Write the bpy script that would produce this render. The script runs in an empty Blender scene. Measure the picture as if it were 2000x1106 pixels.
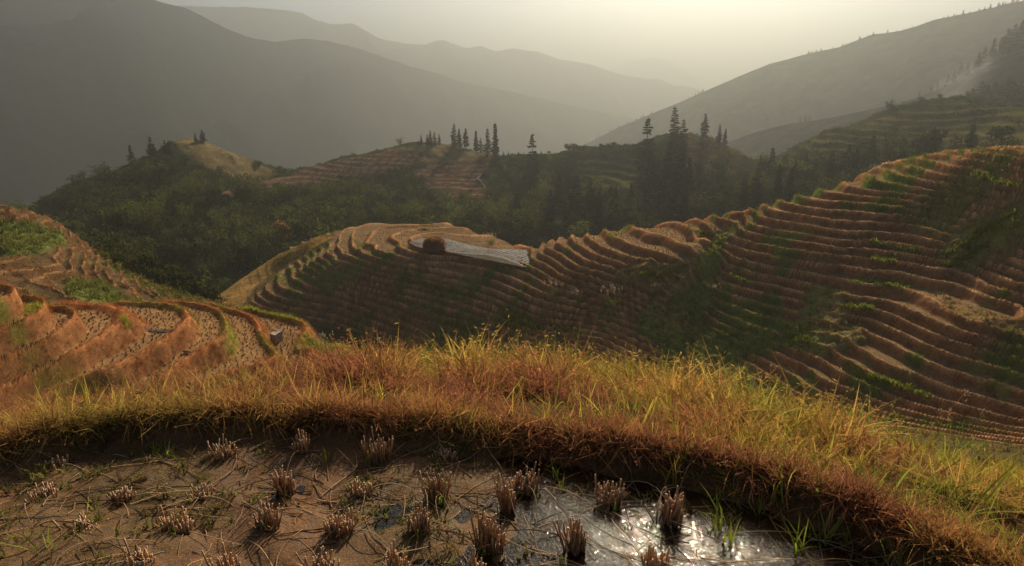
import bpy, math, random
import numpy as np
from mathutils import Vector, Matrix, Euler

# ------------------------------------------------------------------ camera, world, sun, exposure
sc = bpy.context.scene
col = sc.collection
CAMZ = 1.4
PITCH = math.radians(14.8)
SUN_AZ, SUN_EL = math.radians(16.0), math.radians(34.0)

cam_data = bpy.data.cameras.new("camera")
cam = bpy.data.objects.new("camera", cam_data)
col.objects.link(cam)
cam.location = (0, 0, CAMZ)
cam.rotation_euler = (math.radians(90) - PITCH, 0, 0)
cam_data.sensor_width = 36.0
cam_data.lens = 24.0
cam_data.clip_start = 0.05
cam_data.clip_end = 40000
sc.camera = cam

world = bpy.data.worlds.new("World")
sc.world = world
world.use_nodes = True
wn = world.node_tree
wn.nodes.clear()
sky = wn.nodes.new("ShaderNodeTexSky")
sky.sky_type = 'NISHITA'
sky.sun_disc = False
sky.sun_elevation = SUN_EL
sky.sun_rotation = SUN_AZ
sky.altitude = 600
sky.air_density = 1.0
sky.dust_density = 2.0
sky.ozone_density = 1.0
bg = wn.nodes.new("ShaderNodeBackground")
bg.inputs[1].default_value = 0.06
wo = wn.nodes.new("ShaderNodeOutputWorld")
wn.links.new(sky.outputs[0], bg.inputs[0])
wn.links.new(bg.outputs[0], wo.inputs[0])

sun_data = bpy.data.lights.new("sun", 'SUN')
sun_data.energy = 5.0
sun_data.angle = math.radians(0.5)
sun_data.color = (1.0, 0.845, 0.63)
sun = bpy.data.objects.new("sun", sun_data)
col.objects.link(sun)
sd = Vector((math.sin(SUN_AZ)*math.cos(SUN_EL), math.cos(SUN_AZ)*math.cos(SUN_EL), math.sin(SUN_EL)))
sun.rotation_euler = sd.to_track_quat('Z', 'Y').to_euler()
sun.location = (0, 0, 60)

sc.view_settings.view_transform = 'Standard'
sc.view_settings.look = 'None'
sc.view_settings.exposure = 1.12
sc.view_settings.gamma = 1.0
sc.view_settings.use_curve_mapping = False
HAZE_DENSITY = 0.80e-3
HAZE_G = 0.86
HAZE_COLOR = (0.665, 0.525, 0.415)
HAZE_AIR = (0.06, 0.34, 0.475)

sc.render.engine = 'CYCLES'
cy = sc.cycles
cy.use_denoising = True
try:
    cy.denoiser = 'OPENIMAGEDENOISE'
    cy.denoising_input_passes = 'RGB_ALBEDO_NORMAL'
except Exception:
    pass
cy.max_bounces = 6
cy.diffuse_bounces = 2
cy.glossy_bounces = 2
cy.transmission_bounces = 3
cy.volume_bounces = 1
cy.transparent_max_bounces = 12
cy.sample_clamp_indirect = 6.0
cy.use_adaptive_sampling = True
cy.adaptive_threshold = 0.006

rng = np.random.default_rng(7)
random.seed(7)

# ------------------------------------------------------------------ numeric helpers
FPX = 24.0 / 36.0 * 2000.0
def ray(px, py):
    px = np.asarray(px, float); py = np.asarray(py, float)
    a = (px - 1000) / FPX; b = (553 - py) / FPX
    return np.stack([a, math.cos(PITCH) + b * math.sin(PITCH), -math.sin(PITCH) + b * math.cos(PITCH)], -1)
def at_d(px, py, d):
    """World point seen at photo pixel (px,py) at horizontal distance d."""
    r = ray(px, py); t = np.asarray(d, float) / np.hypot(r[..., 0], r[..., 1])
    p = r * t[..., None]; p[..., 2] += CAMZ
    return p
def at_z(px, py, z):
    r = ray(px, py); t = (np.asarray(z, float) - CAMZ) / r[..., 2]
    p = r * t[..., None]; p[..., 2] += CAMZ
    return p
def to_px(X, Y, Z):
    z = Z - CAMZ
    f = Y * math.cos(PITCH) - z * math.sin(PITCH)
    u = Y * math.sin(PITCH) + z * math.cos(PITCH)
    f = np.maximum(f, 1e-3)
    return 1000 + FPX * X / f, 553 - FPX * u / f
def inpoly(px, py, poly):
    poly = np.asarray(poly, float); n = len(poly)
    res = np.zeros(px.shape, bool); j = n - 1
    for i in range(n):
        xi, yi = poly[i]; xj, yj = poly[j]
        c = ((yi > py) != (yj > py)) & (px < (xj - xi) * (py - yi) / (yj - yi + 1e-9) + xi)
        res ^= c; j = i
    return res
def sstep(a, b, x):
    t = np.clip((x - a) / (b - a), 0, 1); return t * t * (3 - 2 * t)
def hash2(ix, iy, seed):
    h = (ix.astype(np.int64) * 374761393 + iy.astype(np.int64) * 668265263 + seed * 982451653) & 0x7fffffff
    h = ((h ^ (h >> 13)) * 1274126177) & 0x7fffffff
    h = h ^ (h >> 16)
    return (h & 0xffff) / 65535.0
def vnoise(x, y, seed=0):
    ix = np.floor(x); iy = np.floor(y); fx = x - ix; fy = y - iy
    fx = fx * fx * (3 - 2 * fx); fy = fy * fy * (3 - 2 * fy)
    a = hash2(ix, iy, seed); b = hash2(ix + 1, iy, seed); c = hash2(ix, iy + 1, seed); d = hash2(ix + 1, iy + 1, seed)
    return (a * (1 - fx) + b * fx) * (1 - fy) + (c * (1 - fx) + d * fx) * fy
def fbm(x, y, seed=0, octv=4, gain=0.5):
    s = 0; a = 1.0; t = 0
    for o in range(octv):
        c, n = math.cos(.65 + 1.1 * o), math.sin(.65 + 1.1 * o); u, v = x * c - y * n, x * n + y * c
        s = s + a * vnoise(u * 2 ** o + 17.3 * o, v * 2 ** o - 9.1 * o, seed + o); t += a; a *= gain
    return s / t
def dens(pts, step=14):
    out = []
    for (x0, y0), (x1, y1) in zip(pts[:-1], pts[1:]):
        n = max(1, int(math.hypot(x1 - x0, y1 - y0) / step))
        for i in range(n): out.append((x0 + (x1 - x0) * i / n, y0 + (y1 - y0) * i / n))
    out.append(pts[-1]); return np.array(out, float)
class RBF:
    """Thin-plate spline through scattered plan points, evaluated through a coarse grid."""
    def __init__(s, xy, v, smooth=0.5):
        s.sc = 30.0
        s.xy = np.asarray(xy, float) / s.sc; n = len(s.xy)
        d = np.hypot(s.xy[:, None, 0] - s.xy[None, :, 0], s.xy[:, None, 1] - s.xy[None, :, 1])
        A = np.zeros((n + 3, n + 3)); A[:n, :n] = s.k(d) + np.eye(n) * smooth * 1e-3
        A[:n, n] = 1; A[:n, n + 1:] = s.xy; A[n, :n] = 1; A[n + 1:, :n] = s.xy.T
        s.w = np.linalg.solve(A, np.concatenate([np.asarray(v, float), [0, 0, 0]]))
    def k(s, d):
        return d * d * np.log(d + 1e-9)
    def raw(s, x, y):
        sh = x.shape; x = x.ravel() / s.sc; y = y.ravel() / s.sc; out = np.zeros(len(x)); n = len(s.xy)
        for i in range(0, len(x), 20000):
            xx, yy = x[i:i + 20000], y[i:i + 20000]
            d = np.hypot(xx[:, None] - s.xy[None, :, 0], yy[:, None] - s.xy[None, :, 1])
            out[i:i + 20000] = s.k(d) @ s.w[:n] + s.w[n] + s.w[n + 1] * xx + s.w[n + 2] * yy
        return out.reshape(sh)
class PolarGrid:
    """A ground sheet whose vertices get sparser with distance."""
    def __init__(s, az0, az1, na, r0, r1, nr):
        s.az = np.radians(np.linspace(az0, az1, na)); s.lr = np.linspace(math.log(r0), math.log(r1), nr)
        s.AZ, s.LR = np.meshgrid(s.az, s.lr); s.Rr = np.exp(s.LR)
        s.X = s.Rr * np.sin(s.AZ); s.Y = s.Rr * np.cos(s.AZ)
        s.shape = s.X.shape
    def ev(s, f, k=5):
        """Evaluate a smooth function on every k-th vertex and interpolate."""
        ia = np.unique(np.r_[0:s.shape[1]:k, s.shape[1] - 1]); ir = np.unique(np.r_[0:s.shape[0]:k, s.shape[0] - 1])
        c = f(s.X[np.ix_(ir, ia)], s.Y[np.ix_(ir, ia)])
        t = np.array([np.interp(np.arange(s.shape[1]), ia, row) for row in c])
        return np.array([np.interp(np.arange(s.shape[0]), ir, t[:, j]) for j in range(s.shape[1])]).T
    def sample(s, F, x, y):
        """Bilinear lookup of a field F given on this grid."""
        a = np.arctan2(x, y); l = np.log(np.maximum(np.hypot(x, y), 1e-6))
        ja = np.clip((a - s.az[0]) / (s.az[1] - s.az[0]), 0, len(s.az) - 1.001)
        jr = np.clip((l - s.lr[0]) / (s.lr[1] - s.lr[0]), 0, len(s.lr) - 1.001)
        i0 = ja.astype(int); r0 = jr.astype(int); fa = ja - i0; fr = jr - r0
        return (F[r0, i0] * (1 - fa) + F[r0, i0 + 1] * fa) * (1 - fr) + (F[r0 + 1, i0] * (1 - fa) + F[r0 + 1, i0 + 1] * fa) * fr
def blur(M, n):
    M = M.astype(float)
    for _ in range(n):
        P = np.pad(M, 1, mode='edge')
        M = (P[:-2, 1:-1] + P[2:, 1:-1] + P[1:-1, :-2] + P[1:-1, 2:] + 2 * P[1:-1, 1:-1]) / 6
    return M

# ------------------------------------------------------------------ object helpers
def tag(o, label=None, cat=None, group=None, kind=None):
    if label: o['label'] = label
    if cat: o['category'] = cat
    if group: o['group'] = group
    if kind: o['kind'] = kind
    return o
def empty(name, loc, rz=0.0, scale=1.0):
    o = bpy.data.objects.new(name, None); col.objects.link(o)
    o.location = loc; o.rotation_euler = (0, 0, rz); o.scale = (scale,) * 3
    o.empty_display_size = 0.2
    return o
def raw_mesh(name, V, Fq, mats=(), mi=None, cols=None, smooth=True, normals=None):
    """Mesh from numpy vertices and a face array (quads or tris)."""
    me = bpy.data.meshes.new(name)
    V = np.asarray(V, np.float32); Fq = np.asarray(Fq, np.int32); k = Fq.shape[1]
    me.vertices.add(len(V)); me.vertices.foreach_set('co', V.ravel())
    me.loops.add(Fq.size); me.loops.foreach_set('vertex_index', Fq.ravel())
    me.polygons.add(len(Fq)); me.polygons.foreach_set('loop_start', np.arange(len(Fq), dtype=np.int32) * k)
    for m in mats: me.materials.append(m)
    if mi is not None: me.polygons.foreach_set('material_index', np.asarray(mi, np.int32))
    me.polygons.foreach_set('use_smooth', np.full(len(Fq), smooth))
    if cols is not None:
        ca = me.color_attributes.new('col', 'FLOAT_COLOR', 'POINT')
        c = np.ones((len(V), 4), np.float32); c[:, :3] = cols; ca.data.foreach_set('color', c.ravel())
    me.update(calc_edges=True)
    if normals is not None: me.normals_split_custom_set_from_vertices(normals)
    return me
def link(name, me, parent=None):
    o = bpy.data.objects.new(name, me); col.objects.link(o)
    if parent is not None: o.parent = parent
    return o
def grid_normals(X, Y, Z):
    P = np.stack([X, Y, Z], -1); du = np.gradient(P, axis=1); dv = np.gradient(P, axis=0)
    N = np.cross(du, dv); N /= np.linalg.norm(N, axis=-1, keepdims=True) + 1e-12
    N[N[..., 2] < 0] *= -1
    return N
def sheet(name, X, Y, Z, C, mat, part=None, part_name='terrace', flip=False):
    """Ground sheet from arrays; `part` (per face) splits it into child pieces, -1 stays in the body."""
    n, m = X.shape
    idx = np.arange(n * m).reshape(n, m)
    F = np.stack([idx[:-1, :-1], idx[:-1, 1:], idx[1:, 1:], idx[1:, :-1]], -1).reshape(-1, 4)
    if flip: F = F[:, ::-1]
    V = np.stack([X, Y, Z], -1).reshape(-1, 3); CC = C.reshape(-1, 3); N = grid_normals(X, Y, Z).reshape(-1, 3)
    def sub(sel, nm, parent):
        f = F[sel]; u, inv = np.unique(f, return_inverse=True)
        me = raw_mesh(nm, V[u], inv.reshape(-1, 4), [mat], cols=CC[u], normals=N[u].tolist())
        return link(nm, me, parent)
    if part is None: return sub(slice(None), name, None)
    part = part.ravel()
    body = sub(part == -1, name, None)
    for k in np.unique(part):
        if k == -1: continue
        s = part == k
        if s.sum() < 30: continue
        sub(s, part_name, body)
    return body

# ------------------------------------------------------------------ materials
def new_mat(name):
    m = bpy.data.materials.new(name); m.use_nodes = True; nt = m.node_tree; nt.nodes.clear()
    out = nt.nodes.new('ShaderNodeOutputMaterial'); return m, nt, out
def nd(nt, t, **kw):
    n = nt.nodes.new(t)
    for k, v in kw.items():
        if k.startswith('i_'):
            n.inputs[k[2:].replace('_', ' ')].default_value = v
        else: setattr(n, k, v)
    return n
def mixrgb(nt, a, b, fac, mode='MIX'):
    n = nt.nodes.new('ShaderNodeMix'); n.data_type = 'RGBA'; n.blend_type = mode
    for sock, v in ((n.inputs[0], fac), (n.inputs[6], a), (n.inputs[7], b)):
        if hasattr(v, 'links'): nt.links.new(v, sock)
        else: sock.default_value = v if not isinstance(v, tuple) else (*v, 1)
    return n.outputs[2]
def noise(nt, scale, detail=4, rough=.6, vec=None):
    n = nd(nt, 'ShaderNodeTexNoise'); n.inputs['Scale'].default_value = scale
    n.inputs['Detail'].default_value = detail; n.inputs['Roughness'].default_value = rough
    g = nd(nt, 'ShaderNodeNewGeometry') if vec is None else None
    nt.links.new(g.outputs['Position'] if vec is None else vec, n.inputs['Vector'])
    return n.outputs['Fac']
def ramp(nt, fac, stops):
    r = nd(nt, 'ShaderNodeValToRGB'); e = r.color_ramp.elements
    while len(e) < len(stops): e.new(0.5)
    for el, (p, c) in zip(e, stops): el.position = p; el.color = (*c, 1) if len(c) == 3 else c
    nt.links.new(fac, r.inputs[0]); return r.outputs[0]
def ground_mat(name, s1, s2, var=0.5, bump=0.3, dist=0.05, rough=0.95):
    """Vertex-colour ground with two scales of soil/grass mottling and relief."""
    m, nt, out = new_mat(name)
    a = nd(nt, 'ShaderNodeAttribute', attribute_name='col')
    n1 = noise(nt, s1, 5, .65); n2 = noise(nt, s2, 4, .7)
    v1 = ramp(nt, n1, [(.3, (1 - var,) * 3), (.7, (1 + var,) * 3)])
    v2 = ramp(nt, n2, [(.3, (1 - var, 1 - var * .9, 1 - var)), (.7, (1 + var,) * 3)])
    c = mixrgb(nt, a.outputs['Color'], v1, 1.0, 'MULTIPLY'); c = mixrgb(nt, c, v2, 1.0, 'MULTIPLY')
    p = nd(nt, 'ShaderNodeBsdfPrincipled'); p.inputs['Roughness'].default_value = rough
    p.inputs['Specular IOR Level'].default_value = 0.0
    nt.links.new(c, p.inputs['Base Color'])
    b = nd(nt, 'ShaderNodeBump'); b.inputs['Strength'].default_value = bump; b.inputs['Distance'].default_value = dist
    nt.links.new(n2, b.inputs['Height']); nt.links.new(b.outputs[0], p.inputs['Normal'])
    nt.links.new(p.outputs[0], out.inputs[0]); return m
def leaf_mat(name, base=None, attr=None, rnd=0.0, trans=0.45, spec=0.0, rough=.7):
    """Thin leaf or blade: part of the light passes through."""
    m, nt, out = new_mat(name)
    if attr:
        a = nd(nt, 'ShaderNodeAttribute', attribute_name=attr, attribute_type='INSTANCER'); c = a.outputs['Color']
    else:
        r = nd(nt, 'ShaderNodeRGB'); r.outputs[0].default_value = (*base, 1); c = r.outputs[0]
    va = nd(nt, 'ShaderNodeAttribute', attribute_name='col')
    c = mixrgb(nt, c, va.outputs['Color'], 1.0, 'MULTIPLY')
    if rnd:
        oi = nd(nt, 'ShaderNodeObjectInfo')
        v = ramp(nt, oi.outputs['Random'], [(0, (1 - rnd, 1 - rnd, 1 - rnd)), (.5, (1, 1 - rnd * .2, 1)), (1, (1 + rnd, 1 + rnd * .9, 1 + rnd * .2))])
        c = mixrgb(nt, c, v, 1.0, 'MULTIPLY')
    p = nd(nt, 'ShaderNodeBsdfPrincipled'); p.inputs['Roughness'].default_value = rough
    p.inputs['Specular IOR Level'].default_value = spec
    t = nd(nt, 'ShaderNodeBsdfTranslucent')
    nt.links.new(c, p.inputs['Base Color']); nt.links.new(c, t.inputs['Color'])
    mx = nd(nt, 'ShaderNodeMixShader'); mx.inputs[0].default_value = trans
    nt.links.new(p.outputs[0], mx.inputs[1]); nt.links.new(t.outputs[0], mx.inputs[2])
    nt.links.new(mx.outputs[0], out.inputs[0]); return m
def plain_mat(name, base, rough=.8, nscale=20, var=.3, bump=.2):
    m, nt, out = new_mat(name)
    tc = nd(nt, 'ShaderNodeTexCoord')
    n = noise(nt, nscale, 5, .6, tc.outputs['Object'])
    c = ramp(nt, n, [(.3, tuple(b * (1 - var) for b in base)), (.7, tuple(b * (1 + var) for b in base))])
    p = nd(nt, 'ShaderNodeBsdfPrincipled'); p.inputs['Roughness'].default_value = rough; p.inputs['Specular IOR Level'].default_value = .1
    nt.links.new(c, p.inputs['Base Color'])
    b = nd(nt, 'ShaderNodeBump'); b.inputs['Strength'].default_value = bump; b.inputs['Distance'].default_value = .02
    nt.links.new(n, b.inputs['Height']); nt.links.new(b.outputs[0], p.inputs['Normal'])
    nt.links.new(p.outputs[0], out.inputs[0]); return m
# ------------------------------------------------------------------ traced terrace rims (photo pixel -> level)
RIMS = {
('K',0):[(798,473),(836,487),(870,491),(905,495),(950,498),(980,504),(1010,516),(1032,525),(1056,536),(1078,547)],
('K',-1):[(786,472),(784,478),(790,486),(820,497),(862,501),(906,501),(946,506),(980,512),(1010,524),(1040,538),(1078,556),(1110,568),(1150,581),(1186,593),(1230,604)],
('K',-2):[(722,462),(732,476),(731,490),(744,500),(766,506),(800,505),(830,510),(874,514),(920,522),(950,530),(990,540),(1020,554),(1046,567),(1074,575)],
('K',-3):[(686,464),(690,478),(702,490),(716,498),(740,506),(800,518),(836,523),(898,535),(930,542),(970,552),(1010,569),(1050,586)],
('K',-4):[(664,468),(664,486),(680,499),(706,510),(746,519),(800,529),(830,536),(890,549),(950,563),(980,574),(1010,590),(1050,604),(1100,614)],
('K',-5):[(640,474),(640,496),(650,506),(676,514),(720,527),(780,540),(830,549),(890,564),(930,573),(960,586),(1000,602),(1040,614),(1070,626)],
('K',-6):[(620,478),(618,504),(636,518),(670,527),(710,537)],
('K',-7):[(610,486),(606,510),(620,528),(660,536),(700,548),(750,558),(800,568),(850,578),(900,590),(950,610),(990,624),(1030,640)],
('K',-8):[(774,574),(816,585),(860,600),(920,618),(980,634)],
('K',-9):[(590,496),(588,516),(600,534),(626,543),(644,550),(680,559),(720,572),(760,586),(810,605),(856,618)],
('K',-10):[(572,538),(596,554),(636,564),(688,578),(730,592),(766,606),(800,621),(850,634),(890,644),(930,662),(978,672)],
('K',-11):[(538,520),(538,552),(550,564),(580,574),(600,578),(650,586),(690,596),(720,610),(760,622)],
('K',-12):[(526,540),(522,568),(536,580),(600,593),(660,603),(700,618),(744,632),(780,645),(816,658),(870,671)],
('K',-13):[(510,552),(502,576),(518,588),(560,600),(620,610),(660,617),(690,630),(720,642),(760,655),(810,674)],
('K',1):[(1040,486),(1042,500),(1060,513),(1080,526),(1098,540)],
('K',2):[(1050,488),(1070,501),(1090,512),(1104,526),(1124,535)],
('K',3):[(1062,484),(1086,492),(1106,506),(1130,520),(1160,530),(1188,535)],
('K',4):[(1090,476),(1110,488),(1134,500),(1162,512),(1196,522)],
('K',5):[(1124,474),(1150,490),(1180,504),(1220,517)],
('K',6):[(1152,466),(1174,482),(1200,492),(1242,507)],
('K',7):[(1190,454),(1210,468),(1250,482),(1280,494),(1330,506)],
('K',8):[(1266,456),(1300,466),(1330,478),(1360,485)],
('K',9):[(1330,439),(1350,450),(1370,460),(1394,463)],
('K',10):[(1366,432),(1386,440),(1410,447)],
('K',11):[(1398,428),(1440,435)],
('S',24):[(1920,292),(1950,290),(2000,295)],
('S',23):[(1886,298),(1920,302),(1970,309),(2000,314)],
('S',22):[(1836,300),(1856,303),(1900,311),(1960,320),(2000,326)],
('S',21):[(1780,314),(1820,323),(1880,334),(1940,340),(2000,349)],
('S',20):[(1748,320),(1790,330),(1840,340),(1900,350),(1940,357),(2000,370)],
('S',19):[(1722,333),(1752,344),(1800,352),(1860,362),(1920,371),(2000,386)],
('S',18):[(1694,356),(1740,360),(1800,370),(1880,380),(1940,391),(1970,398)],
('S',17):[(1660,366),(1700,373),(1780,382),(1840,392),(1896,401)],
('S',16):[(1624,378),(1680,384),(1740,390),(1800,398),(1870,410)],
('S',15):[(1580,389),(1600,392),(1660,396),(1720,403),(1764,408)],
('S',14):[(1540,397),(1600,409),(1640,412),(1700,418),(1780,424),(1840,433)],
('S',13):[(1500,409),(1546,418),(1600,426),(1650,432),(1720,436),(1780,442),(1820,452),(1848,458)],
('S',12):[(1468,426),(1500,427),(1530,433),(1600,444),(1660,452),(1740,457),(1790,464),(1826,474)],
('S',11):[(1466,438),(1500,449),(1550,458),(1610,466),(1680,476),(1740,484)],
('S',10):[(1446,446),(1480,459),(1540,470),(1600,478)],
('S',9):[(1424,458),(1460,472),(1500,482),(1560,492),(1630,500),(1680,497),(1720,503),(1770,514),(1800,520),(1840,533)],
('S',8):[(1400,472),(1430,484),(1480,497),(1540,508),(1620,519),(1680,526),(1740,533),(1780,538),(1810,548),(1856,556),(1900,567),(1940,584),(2000,600)],
('S',7):[(1380,486),(1420,497),(1480,511),(1540,526),(1630,540),(1690,556),(1740,559),(1770,566),(1800,582),(1830,598),(1860,614),(1900,630),(1940,646),(2000,660)],
('S',6):[(1420,518),(1480,536),(1560,550),(1600,563),(1666,580),(1720,587),(1750,598),(1780,610),(1816,622),(1850,640),(1890,656),(1940,668),(1980,678)],
('S',5):[(1444,544),(1480,552),(1540,566),(1600,580),(1650,598),(1710,607),(1750,620),(1790,640),(1840,662),(1890,678),(1940,690),(1990,704)],
('S',4):[(1400,546),(1440,562),(1510,578),(1566,590),(1690,622),(1740,641),(1780,664),(1820,682),(1860,698),(1920,714),(1970,728)],
('S',3):[(1400,568),(1450,582),(1500,598),(1556,611),(1686,646),(1728,666),(1780,694),(1820,714),(1870,728),(1920,744),(2000,764)],
('S',2):[(1432,599),(1480,616),(1540,630),(1654,674),(1700,698),(1740,718),(1780,732),(1840,754),(1900,774),(1960,792),(2000,802)],
('S',1):[(1410,618),(1450,632),(1500,648),(1600,676),(1630,688),(1650,708),(1680,720),(1720,744),(1770,760),(1810,774)],
('S',0):[(1400,631),(1440,645),(1476,658),(1600,702),(1640,728),(1680,748),(1708,758)],
('S',-1):[(1420,658),(1460,672),(1510,682),(1544,696),(1570,716),(1600,737),(1640,756),(1680,772),(1720,788)],
('S',-2):[(1420,676),(1470,694),(1506,714),(1540,732),(1570,754),(1600,770)],
('S',10.02):[(1924,534),(1960,548),(2000,558)],
('S',11.02):[(1920,506),(1950,518),(2000,534)],
('S',12.02):[(1940,488),(2000,510)],
}

def tdep(px, py):
    r = ray(px, py); return -r[..., 2] / np.hypot(r[..., 0], r[..., 1])
def solve_levels():
    """Height of every terrace rim: each is level, and neighbouring rims are joined by a natural slope."""
    keys = list(RIMS); idx = {k: i for i, k in enumerate(keys)}
    rows, rhs, w = [], [], []
    def con(k1, k2, v, ww):
        r = np.zeros(len(keys)); r[idx[k1]] += 1
        if k2 is not None: r[idx[k2]] -= 1
        rows.append(r * ww); rhs.append(v * ww)
    def slope(g, l):
        if g == 'K': return .55 if l < -3.5 else (.35 if l < -.5 else .22)
        return .50 if l < 15 else .55
    for g in 'KS':
        ks = [k for k in keys if k[0] == g]
        for k in ks:
            best = {}
            for k2 in ks:
                if not (0 < k[1] - k2[1] <= 2.1): continue
                b = dens(RIMS[k2], 6)
                for x, y in dens(RIMS[k], 6)[::3]:
                    j = np.argmin(np.abs(b[:, 0] - x)); y2 = b[j, 1]
                    if abs(b[j, 0] - x) < 5 and 2 < y2 - y < 70 and ((x, y) not in best or best[(x, y)][1] > y2): best[(x, y)] = (k2, y2)
            for (x, y), (k2, y2) in best.items():
                s = slope(g, (k[1] + k2[1]) / 2)
                con(k, k2, math.log((1 + s / tdep(x, y2)) / (1 + s / tdep(x, y))), 1)
    for a in (7, 8, 9, 10): con(('K', a), ('S', a), 0, 6)
    for a in (10, 11, 12): con(('S', a + .02), ('S', a), 0, 6)
    con(('K', 0), None, math.log(17.0), 30)
    sol = np.linalg.lstsq(np.array(rows), np.array(rhs), rcond=None)[0]
    return {k: CAMZ - math.exp(sol[i]) for k, i in idx.items()}

# ------------------------------------------------------------------ ground: far sheet and mountains
M_FAR = ground_mat('far_forest', .012, .06, .45, 0.0)
def hillside_from_crest(name, pts, label, run, slope, seed, amp=1.0, nu=260, nv=46, colr=(.05, .06, .03), back=200, terr=0.0):
    """A mountain flank: a crest line that falls towards the valley in spurs and away behind."""
    pts = np.array(pts, float)
    s = np.linspace(0, 1, nu); px = np.interp(s, np.linspace(0, 1, len(pts)), pts[:, 0])
    px = np.linspace(pts[0, 0], pts[-1, 0], nu)
    py = np.interp(px, pts[:, 0], pts[:, 1]); d = np.interp(px, pts[:, 0], pts[:, 2])
    c = at_d(px, py, d)
    v = np.r_[np.linspace(-back, 0, 8)[:-1], np.linspace(0, 1, nv) ** 1.3 * run]
    hx = -c[:, 0] / np.hypot(c[:, 0], c[:, 1]); hy = -c[:, 1] / np.hypot(c[:, 0], c[:, 1])
    X = c[None, :, 0] + hx[None] * v[:, None]; Y = c[None, :, 1] + hy[None] * v[:, None]
    sc_ = np.median(d)
    base = c[None, :, 2] - np.where(v > 0, v * slope, -v * 0.45)[:, None]
    w = np.clip(np.abs(v) / (run * .25), 0, 1)[:, None]
    spur = (1 - np.abs(2 * fbm(X / (sc_ * .16), Y / (sc_ * .3), seed, 4) - 1)) - .6
    fine = fbm(X / (sc_ * .012), Y / (sc_ * .012), seed + 5, 3) - .5
    Z = base + amp * sc_ * (.15 * spur * w + .008 * fine * (0.35 + w))
    C = np.array(colr)[None, None] * (0.2 + 1.6 * fbm(X / (sc_ * .035), Y / (sc_ * .035), seed + 9, 5))[..., None]
    if terr:
        tl = np.abs(((Z / terr) % 1) - .5) * 2
        C = C * (1 - .5 * sstep(.6, 1, tl))[..., None] + np.array((.12, .10, .05)) * .5 * sstep(.6, 1, tl)[..., None]
    o = sheet(name, X, Y, Z, C, M_FAR)
    tag(o, label, kind='structure'); return o, (px, py, d)

gx, gy = np.meshgrid(np.linspace(-9000, 9000, 60), np.linspace(-3000, 12000, 60))
gz = -260 + 25 * fbm(gx / 900, gy / 900, 3, 3)
near = np.hypot(gx, gy)
gz = np.where(near < 300, -150, gz)
tag(sheet('ground', gx, gy, gz, np.full(gx.shape + (3,), .06), M_FAR), 'dark valley floor far below the terraces', kind='structure')

G1 = [(-1200,-150,1150),(-700,-125,1200),(-260,-95,1250),(-150,-72,1260),(0,-52,1300),(150,-40,1320),(250,-20,1340),(300,0,1350),(330,8,1360),(360,14,1380),(400,35,1400),(450,60,1430),(500,76,1460),(540,82,1500),(600,75,1550),(650,82,1600),(700,95,1650),(750,112,1700),(800,130,1750),(850,142,1800),(900,160,1850),(1000,180,1950),(1090,200,2050),(1150,215,2120),(1220,228,2200),(1320,252,2300),(1500,290,2400)]
hillside_from_crest('mountain', G1, 'dark forested mountain filling the upper left of the valley', 900, .62, 11, .9, colr=(.02, .028, .02))
G2 = [(200,6,3000),(300,4,2950),(360,12,2900),(420,14,2850),(480,13,2800),(520,17,2800),(560,20,2800),(590,26,2800),(620,40,2800),(650,48,2800),(690,46,2800),(720,62,2800),(740,75,2800),(790,85,2800),(830,88,2800),(850,80,2800),(870,79,2800),(890,88,2800),(910,95,2800),(940,90,2800),(970,101,2800),(1000,95,2800),(1050,101,2800),(1100,118,2850),(1150,125,2850),(1220,148,2900),(1260,154,2900),(1290,155,2900),(1310,166,2900),(1340,168,2900),(1375,180,2950),(1420,200,3000),(1600,250,3100)]
hillside_from_crest('mountain', G2, 'hazy ridge behind the dark mountain, with small humps along its crest', 1200, .6, 23, .8, colr=(.05, .06, .04))
G3 = [(1100,200,5000),(1180,162,5000),(1230,126,5000),(1270,115,5000),(1310,122,5000),(1350,160,5000),(1400,195,5000),(1500,230,5000)]
hillside_from_crest('mountain', G3, 'faintest pale peak showing in the gap under the sun', 900, .6, 31, .6, nu=120, colr=(.05, .06, .04))
G4 = [(1040,312,1180),(1100,298,1160),(1150,279,1130),(1200,253,1110),(1270,223,1080),(1330,199,1060),(1370,181,1040),(1440,151,1020),(1500,126,1000),(1570,107,980),(1640,92,960),(1700,69,940),(1760,60,920),(1830,38,900),(1900,24,890),(1970,7,880),(2000,1,870),(2100,-25,850),(2200,-40,830),(2300,-45,820),(2700,-60,790),(3300,-60,760)]
_, G4c = hillside_from_crest('mountain', G4, 'long hazy slope climbing to the right with small trees along its skyline', 520, .55, 41, .55, nu=320, colr=(.055, .065, .035), terr=9.0)
G5 = [(1330,330,650),(1400,292,620),(1430,274,600),(1480,257,585),(1540,242,570),(1600,234,560),(1650,224,550),(1720,210,530),(1790,192,510),(1840,172,495),(1880,152,480),(1920,132,470),(1960,110,460),(2000,97,450),(2100,62,430),(2250,30,420),(2600,0,410),(3200,-20,400)]
_, G5c = hillside_from_crest('hill', G5, 'nearer hazy shoulder with faint terraces below the long slope', 260, .42, 53, .35, nu=260, colr=(.07, .075, .035), terr=5.0)

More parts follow.
